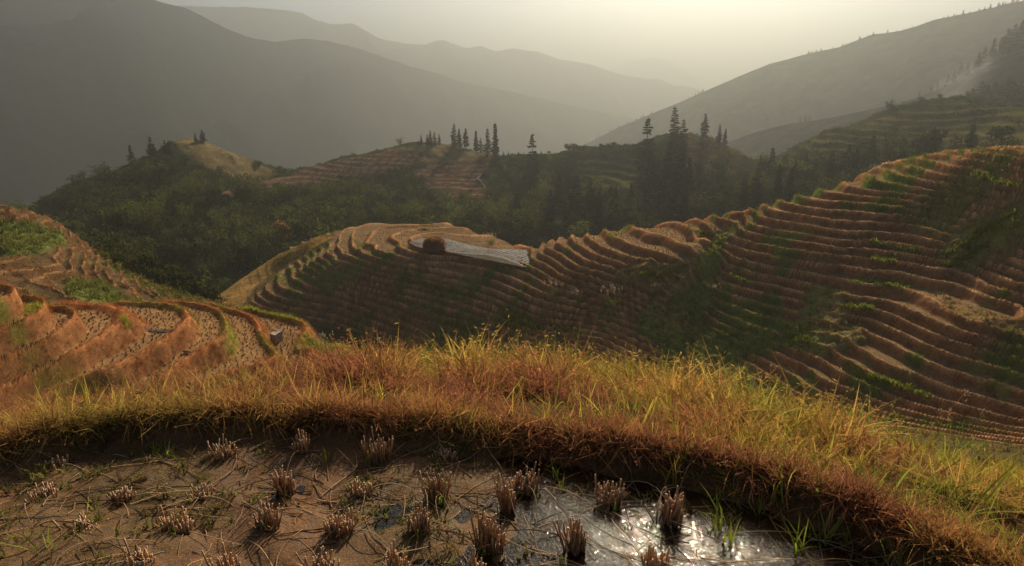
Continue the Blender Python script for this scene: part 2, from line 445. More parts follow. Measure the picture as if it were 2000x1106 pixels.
# ------------------------------------------------------------------ haze
def box_mesh(name, lo, hi):
    x0, y0, z0 = lo; x1, y1, z1 = hi
    V = [(x0,y0,z0),(x1,y0,z0),(x1,y1,z0),(x0,y1,z0),(x0,y0,z1),(x1,y0,z1),(x1,y1,z1),(x0,y1,z1)]
    F = [(0,3,2,1),(4,5,6,7),(0,1,5,4),(1,2,6,5),(2,3,7,6),(3,0,4,7)]
    return raw_mesh(name, V, F, smooth=False)
hz, nt, out = new_mat('valley_haze')
adv = nd(nt, 'ShaderNodeAddShader')
for k, (c_, g_, f_) in enumerate(((HAZE_COLOR, HAZE_G, .62), (HAZE_AIR, .15, .38))):   # bright forward-scattering smoke plus bluish air
    pv = nd(nt, 'ShaderNodeVolumePrincipled')
    pv.inputs['Color'].default_value = (*c_, 1); pv.inputs['Density'].default_value = HAZE_DENSITY * f_
    pv.inputs['Anisotropy'].default_value = g_; pv.inputs['Density Attribute'].default_value = ''
    nt.links.new(pv.outputs[0], adv.inputs[k])
nt.links.new(adv.outputs[0], out.inputs['Volume'])
top = max((o.matrix_world @ Vector(c)).z for o in col.objects if o.type == 'MESH' for c in o.bound_box)
me = box_mesh('haze', (-9500, -3500, -290), (9500, 12500, top + 25)); me.materials.append(hz)
haze = link('haze', me); tag(haze, 'warm valley haze lying between the hills', kind='stuff')
print('haze top', top)

# ------------------------------------------------------------------ terraced knob and hillside across the gully
LEV = solve_levels()
def above(x, y, px, py): pass
SKY_D = [(405,592,104),(430,575,105),(480,540,106),(520,514,107),(560,490,107),(610,465,107),(680,446,106),(720,438,105),(800,434,104),(880,437,102),(910,447,99),(960,465,93),(1000,475,88),(1040,484,82),(1062,474,77),(1100,462,75),(1150,458,73.5),(1200,445,72.5),(1270,440,71),(1320,433,70),(1380,424,69.5),(1450,412,69),(1500,397,69),(1540,388,69),(1600,371,70),(1650,355,72),(1680,340,75),(1722,322,77),(1750,316,76),(1780,308,75),(1830,304,74),(1850,298,72.5),(1900,291,69),(1940,288,66),(2000,290,64),(2080,286,62)]
xy, zz = [], []
lk, lkv, ls, lsv = [], [], [], []
for k, pts in RIMS.items():
    p = dens(pts, 16); z = LEV[k]; w = at_z(p[:, 0], p[:, 1], z)
    xy += [tuple(q[:2]) for q in w]; zz += [z] * len(w)
    if k[0] == 'K': lk += [tuple(q[:2]) for q in w]; lkv += [k[1]] * len(w)
    else: ls += [tuple(q[:2]) for q in w]; lsv += [round(k[1])] * len(w)
skp = dens([(a, b) for a, b, c in SKY_D], 22); skd = np.interp(skp[:, 0], [a for a, b, c in SKY_D], [c for a, b, c in SKY_D])
w = at_d(skp[:, 0], skp[:, 1], skd)
for q in w:
    r = math.hypot(q[0], q[1])
    for dd, dz in ((0, 0), (5, -2.6), (12, -8.5), (24, -20)):
        xy.append((q[0] * (r + dd) / r, q[1] * (r + dd) / r)); zz.append(q[2] + dz)
zp = LEV[('K', 0)]
for (px, py, dz, L) in [(960,483,0,.4),(900,474,0,.4),(868,466,0,.4),(845,460,0,.5),(805,466,0,.3),(850,478,0,.25),(930,488,0,.3),(1000,495,0,.3),(1030,508,0,.3),
                        (760,450,-.55,-1.6),(720,475,-.95,-1.7),(800,446,-.5,-1.4),(870,449,-.35,-.8),(920,458,-.2,-.4),(750,441,-.7,-2.4),(840,440,-.8,-2.4),(700,452,-1.1,-2.5)]:
    q = at_z(px, py, zp + dz); xy.append(tuple(q[:2])); zz.append(zp + dz); lk.append(tuple(q[:2])); lkv.append(L)
for (px, py, d) in [(800,700,61),(1000,720,55),(1150,720,51),(600,650,72),(480,640,86),(1250,730,50),(1400,775,46),(1600,820,41),(1800,850,38),(2000,885,36),(2120,900,35),(1330,700,50.5),(1320,640,54),(1320,580,58)]:
    q = at_d(px, py, d); xy.append(tuple(q[:2])); zz.append(q[2])
RZ = RBF(xy, zz, 2.0); RK = RBF(lk, lkv, 2.0); RS = RBF(ls, lsv, 2.0)
GD = PolarGrid(-28, 52, 790, 32, 116, 740)
ZS = GD.ev(RZ.raw); LK = GD.ev(RK.raw); LS = GD.ev(RS.raw)
PX, PY = to_px(GD.X, GD.Y, ZS)
gul = np.interp(PY, [380, 400, 445, 480, 510, 560, 640, 700, 790, 900], [1485, 1470, 1430, 1385, 1345, 1330, 1330, 1390, 1450, 1500])
isK = PX < gul
wob = (fbm(GD.X / 2.2, GD.Y / 2.2, 71, 3) - .5) * .34 + (fbm(GD.X / 7, GD.Y / 7, 72, 2) - .5) * .3
L = np.where(isK, LK, LS) + wob * .55
POLY_GULLY = [(1185,538),(1240,514),(1300,503),(1345,507),(1385,470),(1405,442),(1430,432),(1440,445),(1405,478),(1400,520),(1390,560),(1385,620),(1400,665),(1440,700),(1480,765),(1440,800),(1300,702),(1235,640),(1265,590),(1275,552)]
POLY_BUSH = [(1815,500),(1860,455),(1930,418),(2000,392),(2120,380),(2120,480),(2000,488),(1940,495),(1915,535),(1850,530)]
POLY_ROUGH = [(1835,562),(1880,585),(2000,622),(2080,640),(2080,662),(2000,652),(1890,622),(1840,596)]
POLY_GUL2 = [(1565,592),(1605,560),(1640,566),(1655,625),(1685,632),(1675,660),(1600,690),(1530,668),(1545,625)]
rmask = inpoly(PX, PY, POLY_ROUGH)
jx = (fbm(GD.X / 2.5, GD.Y / 2.5, 75, 3) - .5) * 50; jy = (fbm(GD.X / 2.5, GD.Y / 2.5, 76, 3) - .5) * 34
PX0, PY0 = PX, PY; PX, PY = PX + jx, PY + jy
gmask = rmask | inpoly(PX, PY, POLY_GULLY) | inpoly(PX, PY, POLY_BUSH) | inpoly(PX, PY, POLY_GUL2)
PX, PY = PX0, PY0
rsky = np.interp(np.degrees(GD.AZ), np.degrees(np.arctan2(w[:, 0], w[:, 1])), skd)
behind = GD.Rr > rsky + 2.0
GM = blur(gmask, 10)
terr = np.clip(1 - .7 * GM, 0, 1) * (1 - sstep(0.5, 4.5, GD.Rr - rsky))
lowedge = sstep(-15.5, -13.5, LK); terr = terr * np.where(isK, lowedge, sstep(-4.6, -3.4, LS))
GOLD0 = blur(inpoly(PX, PY, [(395,605),(430,568),(520,508),(620,460),(660,455),(640,476),(560,520),(505,570),(480,605)]), 4)
terr = terr * (1 - .85 * GOLD0)
f = L - np.floor(L)
RF = np.where(isK & (L < -3), .22, .28) + .24 * (fbm(GD.X / 5, GD.Y / 5, 5, 3) - .5)
T = sstep(0, 1, (f - (1 - RF)) / RF)
HL = np.where(isK, .62, .58) * (.85 + .3 * fbm(GD.X / 11, GD.Y / 11, 6, 2))
bund = np.exp(-((f - .04) / .055) ** 2) * .15 + sstep(.96, 1, f) * .04
relief = (fbm(GD.X / .9, GD.Y / .9, 9, 3) - .5)
Z = ZS + terr * (HL * (T - f) + bund) + relief * (.10 + .55 * GM + .5 * (T > .05) * (T < .95) * .3)
Z += GM * (fbm(GD.X / 3.2, GD.Y / 3.2, 19, 3) - .45) * .7
# colours of the things themselves: dry rim grass, wall growth, stubble ground, green growth
n1 = fbm(GD.X / 3, GD.Y / 3, 33, 4)[..., None]; n2 = fbm(GD.X / 9, GD.Y / 9, 35, 3)[..., None]
c_tread = np.array((.17, .105, .055)) * (.75 + .5 * n1)
c_rim = np.array((.44, .225, .10)) * (.35 + 1.3 * fbm(GD.X / 1.6, GD.Y / 1.6, 37, 3))[..., None]
c_wall = np.array((.215, .095, .043)) * (.7 + .6 * n1)
c_green = np.array((.10, .125, .028)) * (.6 + .8 * n1)
c_gold = np.array((.34, .20, .06)) * (.7 + .6 * n1)
POLY_GK = [(740,535),(850,540),(950,575),(1080,615),(1200,645),(1180,700),(1050,650),(950,628),(870,650),(780,615),(760,580)]
POLY_GL = [(540,500),(640,470),(660,500),(640,540),(560,560),(530,540)]
POLY_GOLD = [(395,605),(430,568),(520,508),(620,462),(655,462),(560,512),(495,562),(470,605)]
gk = np.clip(blur(inpoly(PX, PY, POLY_GK), 6) * .16 + blur(inpoly(PX, PY, POLY_GL), 6) * .42 + .03, 0, 1)
gsel = sstep(.56, .66, n2[..., 0] * .5 + fbm(GD.X / 2.2, GD.Y / 2.2, 36, 3) * .5 + gk * .32)
Tz = sstep(.02, .12, T) * (1 - sstep(.9, 1, T))
rim = np.maximum(np.exp(-((f - .03) / .07) ** 2), sstep(.94, .99, f)) 
C = c_tread * (1 - Tz[..., None]) + c_wall * Tz[..., None]
C = C * (1 - rim[..., None]) + c_rim * rim[..., None]
gw = (gsel * np.clip(.25 + .75 * Tz + .4 * rim, 0, 1))[..., None]; C = C * (1 - gw) + c_green * gw
gm = np.clip(GM * 1.1, 0, 1)[..., None]; rm = blur(rmask, 6)[..., None]; cg = (c_green * (1 - rm) + c_wall * rm) * (.55 + .3 * n2) + np.array((.10, .06, .028)) * (1.15 - n2); gm = gm * (.35 + .65 * sstep(.35, .6, n1 * .5 + n2 * .5)); C = C * (1 - gm) + cg * gm
gd = blur(inpoly(PX, PY, POLY_GOLD), 6)[..., None] * (.6 + .4 * n2); C = C * (1 - gd) + c_gold * gd
tb = (1 - terr * .9) * (1 - GM) * (1 - gd[..., 0]); C = C * (1 - tb[..., None]) + (np.array((.07, .05, .022)) * (.7 + .6 * n1)) * tb[..., None]
DZ, DL, DFr, DTm, DGM, DRIM, DWALL = Z, L, f, terr, GM, rim, Tz
DLOW = (1 - terr) * (~behind) * (1 - GM) * (1 - gd[..., 0])
DGR, DGOLD, DK = gsel, gd[..., 0], isK
M_TERR = ground_mat('terrace_ground', 1.2, 6.0, .35, .6, .12)
pid = np.floor(L + RF).astype(int); pid = np.where(isK, pid, pid + 100)
pid = np.where((terr > .45), pid, -1)
o = sheet('terraced_hillside', GD.X, GD.Y, Z, C, M_TERR, part=pid[:-1, :-1])
tag(o, 'brown terraced hillside with a rounded knob and a long slope', kind='structure')

# flooded paddy on the knob
pond = [(799,473),(812,481),(838,487),(872,491),(905,495),(950,498),(980,504),(1008,514),(1030,523),(1034,512),(1036,500),(1040,488),(1000,487),(960,486),(915,478),(880,468),(860,463),(835,464),(812,468)]
M_WATER, nt, out = new_mat('paddy_water')
fr = nd(nt, 'ShaderNodeFresnel'); fr.inputs[0].default_value = 1.33
gl = nd(nt, 'ShaderNodeBsdfGlossy'); gl.inputs['Roughness'].default_value = .015; gl.inputs['Color'].default_value = (.88, .83, .76, 1)
tr = nd(nt, 'ShaderNodeBsdfTransparent'); tr.inputs[0].default_value = (.78, .70, .55, 1)
n_a = noise(nt, 85, 1.5, .5)
bm_ = nd(nt, 'ShaderNodeBump'); bm_.inputs['Strength'].default_value = 1.0; bm_.inputs['Distance'].default_value = .0022
nt.links.new(n_a, bm_.inputs['Height']); nt.links.new(bm_.outputs[0], gl.inputs['Normal']); nt.links.new(bm_.outputs[0], fr.inputs['Normal'])
mx = nd(nt, 'ShaderNodeMixShader'); nt.links.new(fr.outputs[0], mx.inputs[0]); nt.links.new(tr.outputs[0], mx.inputs[1]); nt.links.new(gl.outputs[0], mx.inputs[2])
nt.links.new(mx.outputs[0], out.inputs[0])
pp = dens(pond + [pond[0]], 8)[:-1]
pw = at_z(pp[:, 0], pp[:, 1], zp + .10)
import bmesh
bm = bmesh.new(); bm.faces.new([bm.verts.new(q) for q in pw]); bmesh.ops.triangulate(bm, faces=bm.faces[:])
me = bpy.data.meshes.new('pond_water'); bm.to_mesh(me); bm.free(); me.materials.append(M_WATER)
if me.polygons[0].normal.z < 0: me.flip_normals()
tag(link('flooded_paddy_water', me), 'pale flooded paddy shining on top of the knob', kind='structure')

# ------------------------------------------------------------------ near terraces on the left
RB = {6: (-8.0, [(0,657),(23,646),(50,634),(72,620)]),
 5: (-8.8, [(0,702),(44,680),(88,667),(112,655),(133,640),(150,622),(140,607),(70,603),(0,601)]),
 4: (-9.7, [(26,750),(79,725),(122,702),(166,676),(201,657),(226,638),(243,616),(230,606),(200,602),(149,599)]),
 3: (-10.6, [(215,730),(258,705),(300,684),(320,672),(354,646),(370,626),(362,611),(340,600),(300,597),(250,596)]),
 2: (-11.4, [(348,716),(380,692),(404,682),(430,670),(444,648),(440,624),(420,606),(380,597),(340,594)]),
 1: (-12.2, [(546,700),(526,676),(506,648),(500,630),(480,616),(450,608),(424,600)]),
 0: (-13.0, [(576,692),(596,664),(606,646),(590,636),(550,622),(516,616)])}
xy, zz, lb, lbv = [], [], [], []
for k, (z, pts) in RB.items():
    p = dens(pts, 14); w = at_z(p[:, 0], p[:, 1], z + CAMZ)
    xy += [tuple(q[:2]) for q in w]; zz += [z + CAMZ] * len(w); lb += [tuple(q[:2]) for q in w]; lbv += [k] * len(w)
SKB = [(-60,601,36.5),(0,600,37.6),(70,600,38.2),(150,598,39.6),(250,594.5,41.9),(300,593.5,43),(340,593,43.8),(380,594,44.3),(424,598,45),(480,605,45.5),(516,613,45.2),(555,619,44),(600,630,42),(640,655,39),(690,692,34.5)]
p = dens([(a, b) for a, b, c in SKB], 14); dd_ = np.interp(p[:, 0], [a for a, b, c in SKB], [c for a, b, c in SKB]); w = at_d(p[:, 0], p[:, 1], dd_)
for q in w:
    r = math.hypot(q[0], q[1])
    for e, dz in ((0, 0), (4, -3.2), (10, -9), (22, -19)):
        xy.append((q[0] * (r + e) / r, q[1] * (r + e) / r)); zz.append(q[2] + dz)
skb_az = np.degrees(np.arctan2(w[:, 0], w[:, 1]))
RZb = RBF(xy, zz, 1.0); RLb = RBF(lb, lbv, 1.0)
GB = PolarGrid(-52, -9, 540, 16, 56, 600)
ZS = GB.ev(RZb.raw, 4); LB = GB.ev(RLb.raw, 4)
wob = (fbm(GB.X / 3.5, GB.Y / 3.5, 171, 2) - .5) * .12
L = LB + wob; f = L - np.floor(L); RF = .30
T = sstep(0, 1, (f - (1 - RF)) / RF)
rsb = np.interp(np.degrees(GB.AZ), skb_az, dd_)
terr = (1 - sstep(.2, 2.0, GB.Rr - rsb)) * sstep(-1.3, -.5, L)
bund = np.exp(-((f - .05) / .055) ** 2) * .22 + sstep(.95, 1, f) * .12
relief = fbm(GB.X / .45, GB.Y / .45, 19, 3) - .5
Tz = sstep(.02, .12, T) * (1 - sstep(.92, 1, T)); rimb = np.maximum(np.exp(-((f - .06) / .075) ** 2), sstep(.93, .99, f))
Z = ZS + terr * (.82 * (T - f) + bund) + relief * (.05 + .22 * Tz + .12 * rimb)
n1 = fbm(GB.X / 1.2, GB.Y / 1.2, 133, 4)[..., None]; n2 = fbm(GB.X / 3, GB.Y / 3, 135, 3)[..., None]
C = np.array((.20, .108, .048)) * (.7 + .6 * n1) * (1 - Tz[..., None]) + np.array((.21, .095, .04)) * (.6 + .8 * n1) * Tz[..., None]
C = C * (1 - rimb[..., None]) + np.array((.34, .14, .055)) * (.7 + .6 * n1) * rimb[..., None]
gg = (sstep(.52, .66, n2[..., 0]) * np.clip(Tz + .5 * rimb, 0, 1))[..., None]; C = C * (1 - gg) + np.array((.15, .13, .03)) * gg
ob = (1 - terr)[..., None]; C = C * (1 - ob) + np.array((.10, .12, .03)) * (.6 + .8 * n1) * ob
BZ, BL, BF, BT, BRIM, BWALL, BGR = Z, L, f, terr, rimb, Tz, n2[..., 0]
M_NEAR = ground_mat('near_terrace_ground', 3.0, 16.0, .35, .6, .05)
pid = np.where(terr > .5, np.floor(L + RF).astype(int), -1)
o = sheet('near_terraces', GB.X, GB.Y, Z, C, M_NEAR, part=pid[:-1, :-1])
tag(o, 'orange grassy terraces with dry stubble fields below the left of the bank', kind='structure')

# ------------------------------------------------------------------ terraced slope on the far left
CP = [(-60,400,98),(0,405,98),(45,422,98),(75,432,98),(115,440,97),(150,460,95),(180,485,92),(230,520,90),(300,560,88),(350,580,89),(400,598,92),(0,450,88),(60,470,84),(100,480,82),(0,500,78),(100,510,77),(180,530,78),(0,540,70),(100,560,67),(200,568,69),(280,585,70),(380,605,74),(0,590,60),(100,600,58),(250,605,60),(-60,500,78),(-60,590,60),(350,620,66),(150,630,52)]
xy, zz = [], []
for a, b, d in CP:
    q = at_d(a, b, d); xy.append(tuple(q[:2])); zz.append(q[2])
SKC = [(-60,400,98),(0,405,98),(45,422,98),(75,432,98),(115,440,97),(150,460,95),(180,485,92),(230,520,90),(300,560,88),(400,598,92)]
for a, b, d in SKC:
    q = at_d(a, b, d); r = math.hypot(q[0], q[1])
    for e, dz in ((7, -5), (18, -15), (34, -32)): xy.append((q[0] * (r + e) / r, q[1] * (r + e) / r)); zz.append(q[2] + dz)
RZc = RBF(xy, zz, 3.0)
GC = PolarGrid(-54, -19, 420, 46, 135, 320)
ZS = GC.ev(RZc.raw, 4)
L = ZS / .75 + (fbm(GC.X / 6, GC.Y / 6, 201, 3) - .5) * 2.2 + (fbm(GC.X / 20, GC.Y / 20, 203, 2) - .5) * 3; f = L - np.floor(L); RF = .34
T = sstep(0, 1, (f - (1 - RF)) / RF)
PXc, PYc = to_px(GC.X, GC.Y, ZS)
POLY_CG = [(0,428),(60,432),(125,452),(130,475),(80,492),(40,498),(0,492)]
POLY_CG2 = [(130,545),(200,548),(260,590),(200,600),(130,580)]
gr = blur(inpoly(PXc, PYc, POLY_CG) | inpoly(PXc, PYc, POLY_CG2), 4)
rsc = np.interp(np.degrees(GC.AZ), [math.degrees(math.atan2(*at_d(a, b, d)[:2])) for a, b, d in SKC], [d for a, b, d in SKC])
terr = (1 - sstep(0, 4, GC.Rr - rsc)) * (1 - gr)
Tz = sstep(.02, .12, T) * (1 - sstep(.9, 1, T)); rimc = np.maximum(np.exp(-((f - .06) / .09) ** 2), sstep(.93, .99, f))
Z = ZS + terr * (.75 * (T - f) + np.exp(-((f - .05) / .06) ** 2) * .15) + (fbm(GC.X / .9, GC.Y / .9, 211, 3) - .5) * (.2 + .5 * gr)
n1 = fbm(GC.X / 2.5, GC.Y / 2.5, 221, 4)[..., None]; n2 = fbm(GC.X / 7, GC.Y / 7, 223, 3)[..., None]
C = np.array((.09, .056, .028)) * (.7 + .6 * n1) * (1 - Tz[..., None]) + np.array((.085, .045, .022)) * (.7 + .6 * n1) * Tz[..., None]
C = C * (1 - .7 * rimc[..., None]) + np.array((.25, .125, .052)) * .7 * rimc[..., None]
g2 = np.clip(gr + sstep(.55, .68, n2[..., 0]) * .8, 0, 1)[..., None]; C = C * (1 - g2) + np.array((.085, .095, .025)) * (.6 + .8 * n1) * g2
ob = (1 - terr)[..., None] * (1 - gr[..., None]); C = C * (1 - ob) + np.array((.06, .06, .02)) * ob
CZ, CTER, CGR, CRIM, CWALL = Z, terr, g2[..., 0], rimc, Tz
pid = np.where(terr > .5, np.floor(L + RF).astype(int), -1)
o = sheet('left_terraced_slope', GC.X, GC.Y, Z, C, M_TERR, part=pid[:-1, :-1])
tag(o, 'small irregular terraces on the slope at the far left', kind='structure')

# ------------------------------------------------------------------ wooded hills across the valley
EP = [(-80,440,250),(20,428,255),(60,408,250),(120,372,250),(200,338,250),(260,318,252),(300,303,255),(350,274,258),(390,276,258),(430,290,258),(480,310,262),(520,328,266),(545,340,270),
 (100,430,225),(200,400,215),(300,370,215),(400,350,225),(450,370,230),(300,450,175),(400,450,180),(450,520,150),(380,540,140),(200,470,170),(480,480,165),(100,480,190),
 (600,325,262),(680,305,262),(760,290,262),(810,283,262),(880,283,262),(940,298,262),(980,305,262),(1040,305,260),(1080,298,255),(1130,287,250),(1230,285,245),(1270,275,240),(1300,263,235),(1340,262,232),(1400,275,232),(1440,300,232),(1460,318,232),(1490,330,235),
 (600,355,245),(700,350,240),(830,330,240),(950,340,235),(900,380,215),(960,410,205),(700,410,205),(800,400,210),(600,420,190),(560,470,165),(700,440,185),(850,430,190),(1000,420,195),(1050,360,225),(1100,400,200),(1200,330,225),(1200,380,200),(1200,430,175),(1300,350,205),(1300,400,180),(1380,360,200),(1400,400,170),(1100,450,170),(1000,465,165),
 (1540,292,230),(1600,268,240),(1680,240,250),(1740,220,260),(1800,205,265),(1870,198,268),(1940,203,265),(2000,214,258),(2100,230,250),
 (1460,350,215),(1500,380,190),(1560,340,210),(1600,360,180),(1650,310,215),(1700,330,185),(1750,270,225),(1800,290,190),(1850,245,235),(1900,280,195),(1980,270,210),(2000,285,185),(2100,290,180)]
SKE = [(-80,440,250),(20,428,255),(60,408,250),(120,372,250),(200,338,250),(260,318,252),(300,303,255),(350,274,258),(390,276,258),(430,290,258),(480,310,262),(520,328,266),(545,340,270),(600,325,262),(680,305,262),(760,290,262),(810,283,262),(880,283,262),(940,298,262),(980,305,262),(1040,305,260),(1080,298,255),(1130,287,250),(1230,285,245),(1270,275,240),(1300,263,235),(1340,262,232),(1400,275,232),(1440,300,232),(1490,330,235),(1540,292,230),(1600,268,240),(1680,240,250),(1740,220,260),(1800,205,265),(1870,198,268),(1940,203,265),(2000,214,258),(2100,230,250)]
xy, zz = [], []
for a, b, d in EP:
    q = at_d(a, b, d); xy.append(tuple(q[:2])); zz.append(q[2])
for a, b, d in SKE:
    q = at_d(a, b, d); r = math.hypot(q[0], q[1])
    for e, dz in ((22, -12), (60, -45), (150, -120), (240, -200)): xy.append((q[0] * (r + e) / r, q[1] * (r + e) / r)); zz.append(q[2] + dz)
for a in np.radians(np.arange(-44, 46, 8)): xy.append((112 * math.sin(a), 112 * math.cos(a))); zz.append(-52)
RZe = RBF(xy, zz, 4.0)
GE = PolarGrid(-56, 56, 740, 108, 500, 320)
ZS = GE.ev(RZe.raw, 4)
PXe, PYe = to_px(GE.X, GE.Y, ZS)
POLY_T1 = [(545,347),(600,327),(760,291),(835,302),(800,322),(640,358),(600,372),(560,368)]
POLY_T2 = [(808,332),(845,312),(945,315),(970,330),(945,350),(965,412),(900,396),(850,375),(815,352)]
POLY_T3 = [(425,378),(475,357),(545,342),(565,362),(500,378)]
POLY_T4 = [(1125,303),(1262,303),(1262,372),(1200,378),(1130,365)]
POLY_F = [(1530,300),(1600,268),(1680,240),(1740,220),(1870,196),(2120,220),(2120,285),(1900,285),(1780,290),(1690,300),(1600,310)]
POLY_TOP = [(750,292),(880,280),(965,300),(945,322),(840,318),(800,325)]
POLY_BARE = [(335,276),(400,273),(545,336),(485,362),(430,335),(375,312)]
POLY_SHR = [(1338,262),(1400,272),(1455,308),(1440,345),(1340,335)]
mT = np.clip(sum(blur(inpoly(PXe, PYe, p_), 2) for p_ in (POLY_T1, POLY_T2, POLY_T3)), 0, 1)
mT4 = blur(inpoly(PXe, PYe, POLY_T4), 2); mF = blur(inpoly(PXe, PYe, POLY_F), 2)
mTop = blur(inpoly(PXe, PYe, POLY_TOP), 2); mBare = blur(inpoly(PXe, PYe, POLY_BARE), 2); mShr = blur(inpoly(PXe, PYe, POLY_SHR), 2)
rse = np.interp(np.degrees(GE.AZ), [math.degrees(math.atan2(*at_d(a, b, d)[:2])) for a, b, d in SKE], [d for a, b, d in SKE])
front = 1 - sstep(0, 6, GE.Rr - rse); crest = sstep(-22, -7, GE.Rr - rse)
ter = np.clip(mT + mT4 * .8 + mF * .8, 0, 1) * front
stp = np.where(mF > .3, 2.1, np.where(mT4 > .3, 2.0, 1.25))
L = ZS / stp + (fbm(GE.X / 30, GE.Y / 30, 301, 3) - .5) * 2.0 + (fbm(GE.X / 6, GE.Y / 6, 302, 3) - .5) * .5; f = L - np.floor(L); RF = .45
T = sstep(0, 1, (f - (1 - RF)) / RF); Tz = sstep(.02, .15, T) * (1 - sstep(.85, 1, T))
rime = np.maximum(np.exp(-((f - .08) / .1) ** 2), sstep(.9, .98, f))
Z = ZS + ter * stp * (T - f) + (fbm(GE.X / 3, GE.Y / 3, 311, 4) - .5) * (1.6 * (1 - ter) + .2) * front + (fbm(GE.X / 14, GE.Y / 14, 315, 3) - .5) * 3 * (1 - ter) * (1 - mTop)
n1 = fbm(GE.X / 5, GE.Y / 5, 321, 4)[..., None]; n2 = fbm(GE.X / 18, GE.Y / 18, 323, 3)[..., None]
C = np.array((.03, .036, .013)) * (.6 + .8 * n1)
def over(C, m, c): return C * (1 - m[..., None]) + c * m[..., None]
C = over(C, np.clip(mTop + mBare, 0, 1), np.array((.11, .08, .036)) * (.55 + .9 * n1))
C = over(C, mShr, np.array((.14, .10, .05)) * (.6 + .8 * n1))
tt = np.array((.07, .04, .024)) * (1 - Tz[..., None]) + np.array((.085, .045, .028)) * Tz[..., None]
tt = tt * (1 - .8 * rime[..., None]) + np.array((.19, .115, .065)) * .8 * rime[..., None]
C = over(C, mT, tt * (.8 + .4 * n1))
t4 = np.array((.045, .045, .017)) * (1 - Tz[..., None]) + np.array((.03, .034, .013)) * Tz[..., None]; t4 = t4 + np.array((.028, .022, .007)) * rime[..., None]
C = over(C, mT4, t4); C = over(C, mF, (t4 * 1.05 + np.array((.016, .009, .0))) * (.7 + .6 * n1))
EZ, ET, EMT, EMF, EMT4, EMTOP, EMB, EMS, EPX, EPY, EFR = Z, ter, mT, mF, mT4, mTop, mBare, mShr, PXe, PYe, front
M_HILL = ground_mat('hill_ground', .25, 1.2, .4, .8, .6)
pid = np.where(ter > .5, np.floor(L + RF).astype(int), -1)
pid = np.where(mF > .5, -1, pid)
o = sheet('wooded_hills', GE.X, GE.Y, Z, C, M_HILL, part=pid[:-1, :-1])
tag(o, 'wooded hills with patches of terraces across the valley', kind='structure')

# ------------------------------------------------------------------ foreground paddy, bank and grassy slope
def polar_line(pts, fn):
    w = np.array([fn(*p) for p in pts]); az = np.arctan2(w[:, 0], w[:, 1]); o = np.argsort(az)
    return az[o], np.hypot(w[:, 0], w[:, 1])[o], w[o, 2]
FOOT = polar_line([(-250,965),(0,930),(200,892),(400,872),(600,864),(800,880),(950,896),(1100,916),(1250,938),(1400,968),(1550,1018),(1650,1055),(1750,1110),(1850,1165),(2000,1250),(2200,1380)], lambda a, b: at_z(a, b, .02))
EDGE = polar_line([(-250,885),(0,862),(200,838),(400,834),(560,824),(700,836),(850,848),(1000,868),(1150,886),(1300,908),(1450,944),(1600,990),(1700,1034),(1800,1078),(1900,1122),(2000,1167),(2200,1272)], lambda a, b: at_z(a, b, .12))
CREST = polar_line([(-250,885,5.0),(0,850,5.2),(150,830,5.4),(250,805,5.6),(400,780,5.8),(560,758,6.0),(680,742,6.3),(800,740,6.3),(950,745,6.2),(1100,757,6.1),(1250,778,5.8),(1400,808,5.5),(1550,845,5.1),(1700,885,4.8),(1850,905,4.6),(2000,925,4.4),(2200,965,4.2)], at_d)
def a_height(az, r):
    rf = np.interp(az, FOOT[0], FOOT[1]); re = np.maximum(np.interp(az, EDGE[0], EDGE[1]), rf + .12)
    rc = np.maximum(np.interp(az, CREST[0], CREST[1]), re + 1.2); zc = np.interp(az, CREST[0], CREST[2])
    x = r * np.sin(az); y = r * np.cos(az)
    wb = (fbm(x / .35, y / .35, 402, 3) - .5) * .16; rf = rf + wb; re = re + wb
    pxm = x / np.maximum(y, .1)
    wet = sstep(-.34, .16, pxm + (fbm(x / .45, y / .45, 409, 3) - .5) * .55)
    mud = .036 - .054 * wet + (fbm(x / .16, y / .16, 404, 3) - .5) * .062 + (fbm(x / .5, y / .5, 405, 2) - .5) * .055
    zb = sstep(0, 1, (r - rf) / (re - rf)) * .12
    tt_ = np.clip((r - re) / (rc - re), 0, 1)
    slope = .12 + (zc - .12) * (tt_ * .75 + .25 * tt_ ** 2)
    fall = -np.maximum(r - rc, 0) * .72 - .25 * np.maximum(r - rc - .3, 0) * sstep(0, 3, r - rc)
    on = sstep(0, .1, r - rf)
    z = np.where(r < rf, mud, np.where(r < re, mud * (1 - on) + zb, slope + fall))
    z = np.maximum(z, -29.0 + .02 * r)
    z = z + sstep(0, .3, r - rf) * ((fbm(x / .5, y / .5, 406, 3) - .5) * .13 + (fbm(x / .12, y / .12, 407, 2) - .5) * .03)
    return z, rf, re, rc
GA = PolarGrid(-62, 62, 640, .45, 62, 350)
Z, rf, re, rc = a_height(GA.AZ, GA.Rr)
zD = GA.ev(RZ.raw, 6) - .2 - 5 * sstep(32, 36, GA.Rr)   # the slope runs down into the foot of the terraced hillside
Z = np.where((GA.Rr > 16) & (GA.AZ > math.radians(-12)), np.maximum(Z, np.minimum(zD, -8)), Z)
n1 = fbm(GA.X / .25, GA.Y / .25, 411, 4)[..., None]; n2 = fbm(GA.X / .8, GA.Y / .8, 413, 3)[..., None]
inside = (1 - sstep(-.05, .1, GA.Rr - rf))[..., None]
C = np.array((.075, .04, .018)) * (.6 + .8 * n1) * (1 - inside) + np.array((.11, .055, .022)) * (.4 + 1.1 * n1) * inside
moss = sstep(.55, .7, n2) * inside * .18; C = C * (1 - moss) + np.array((.08, .075, .02)) * moss
AZg = Z
M_MUD, nt, out = new_mat('paddy_mud')
a = nd(nt, 'ShaderNodeAttribute', attribute_name='col')
n_1 = noise(nt, 18, 6, .7); n_2 = noise(nt, 110, 4, .7)
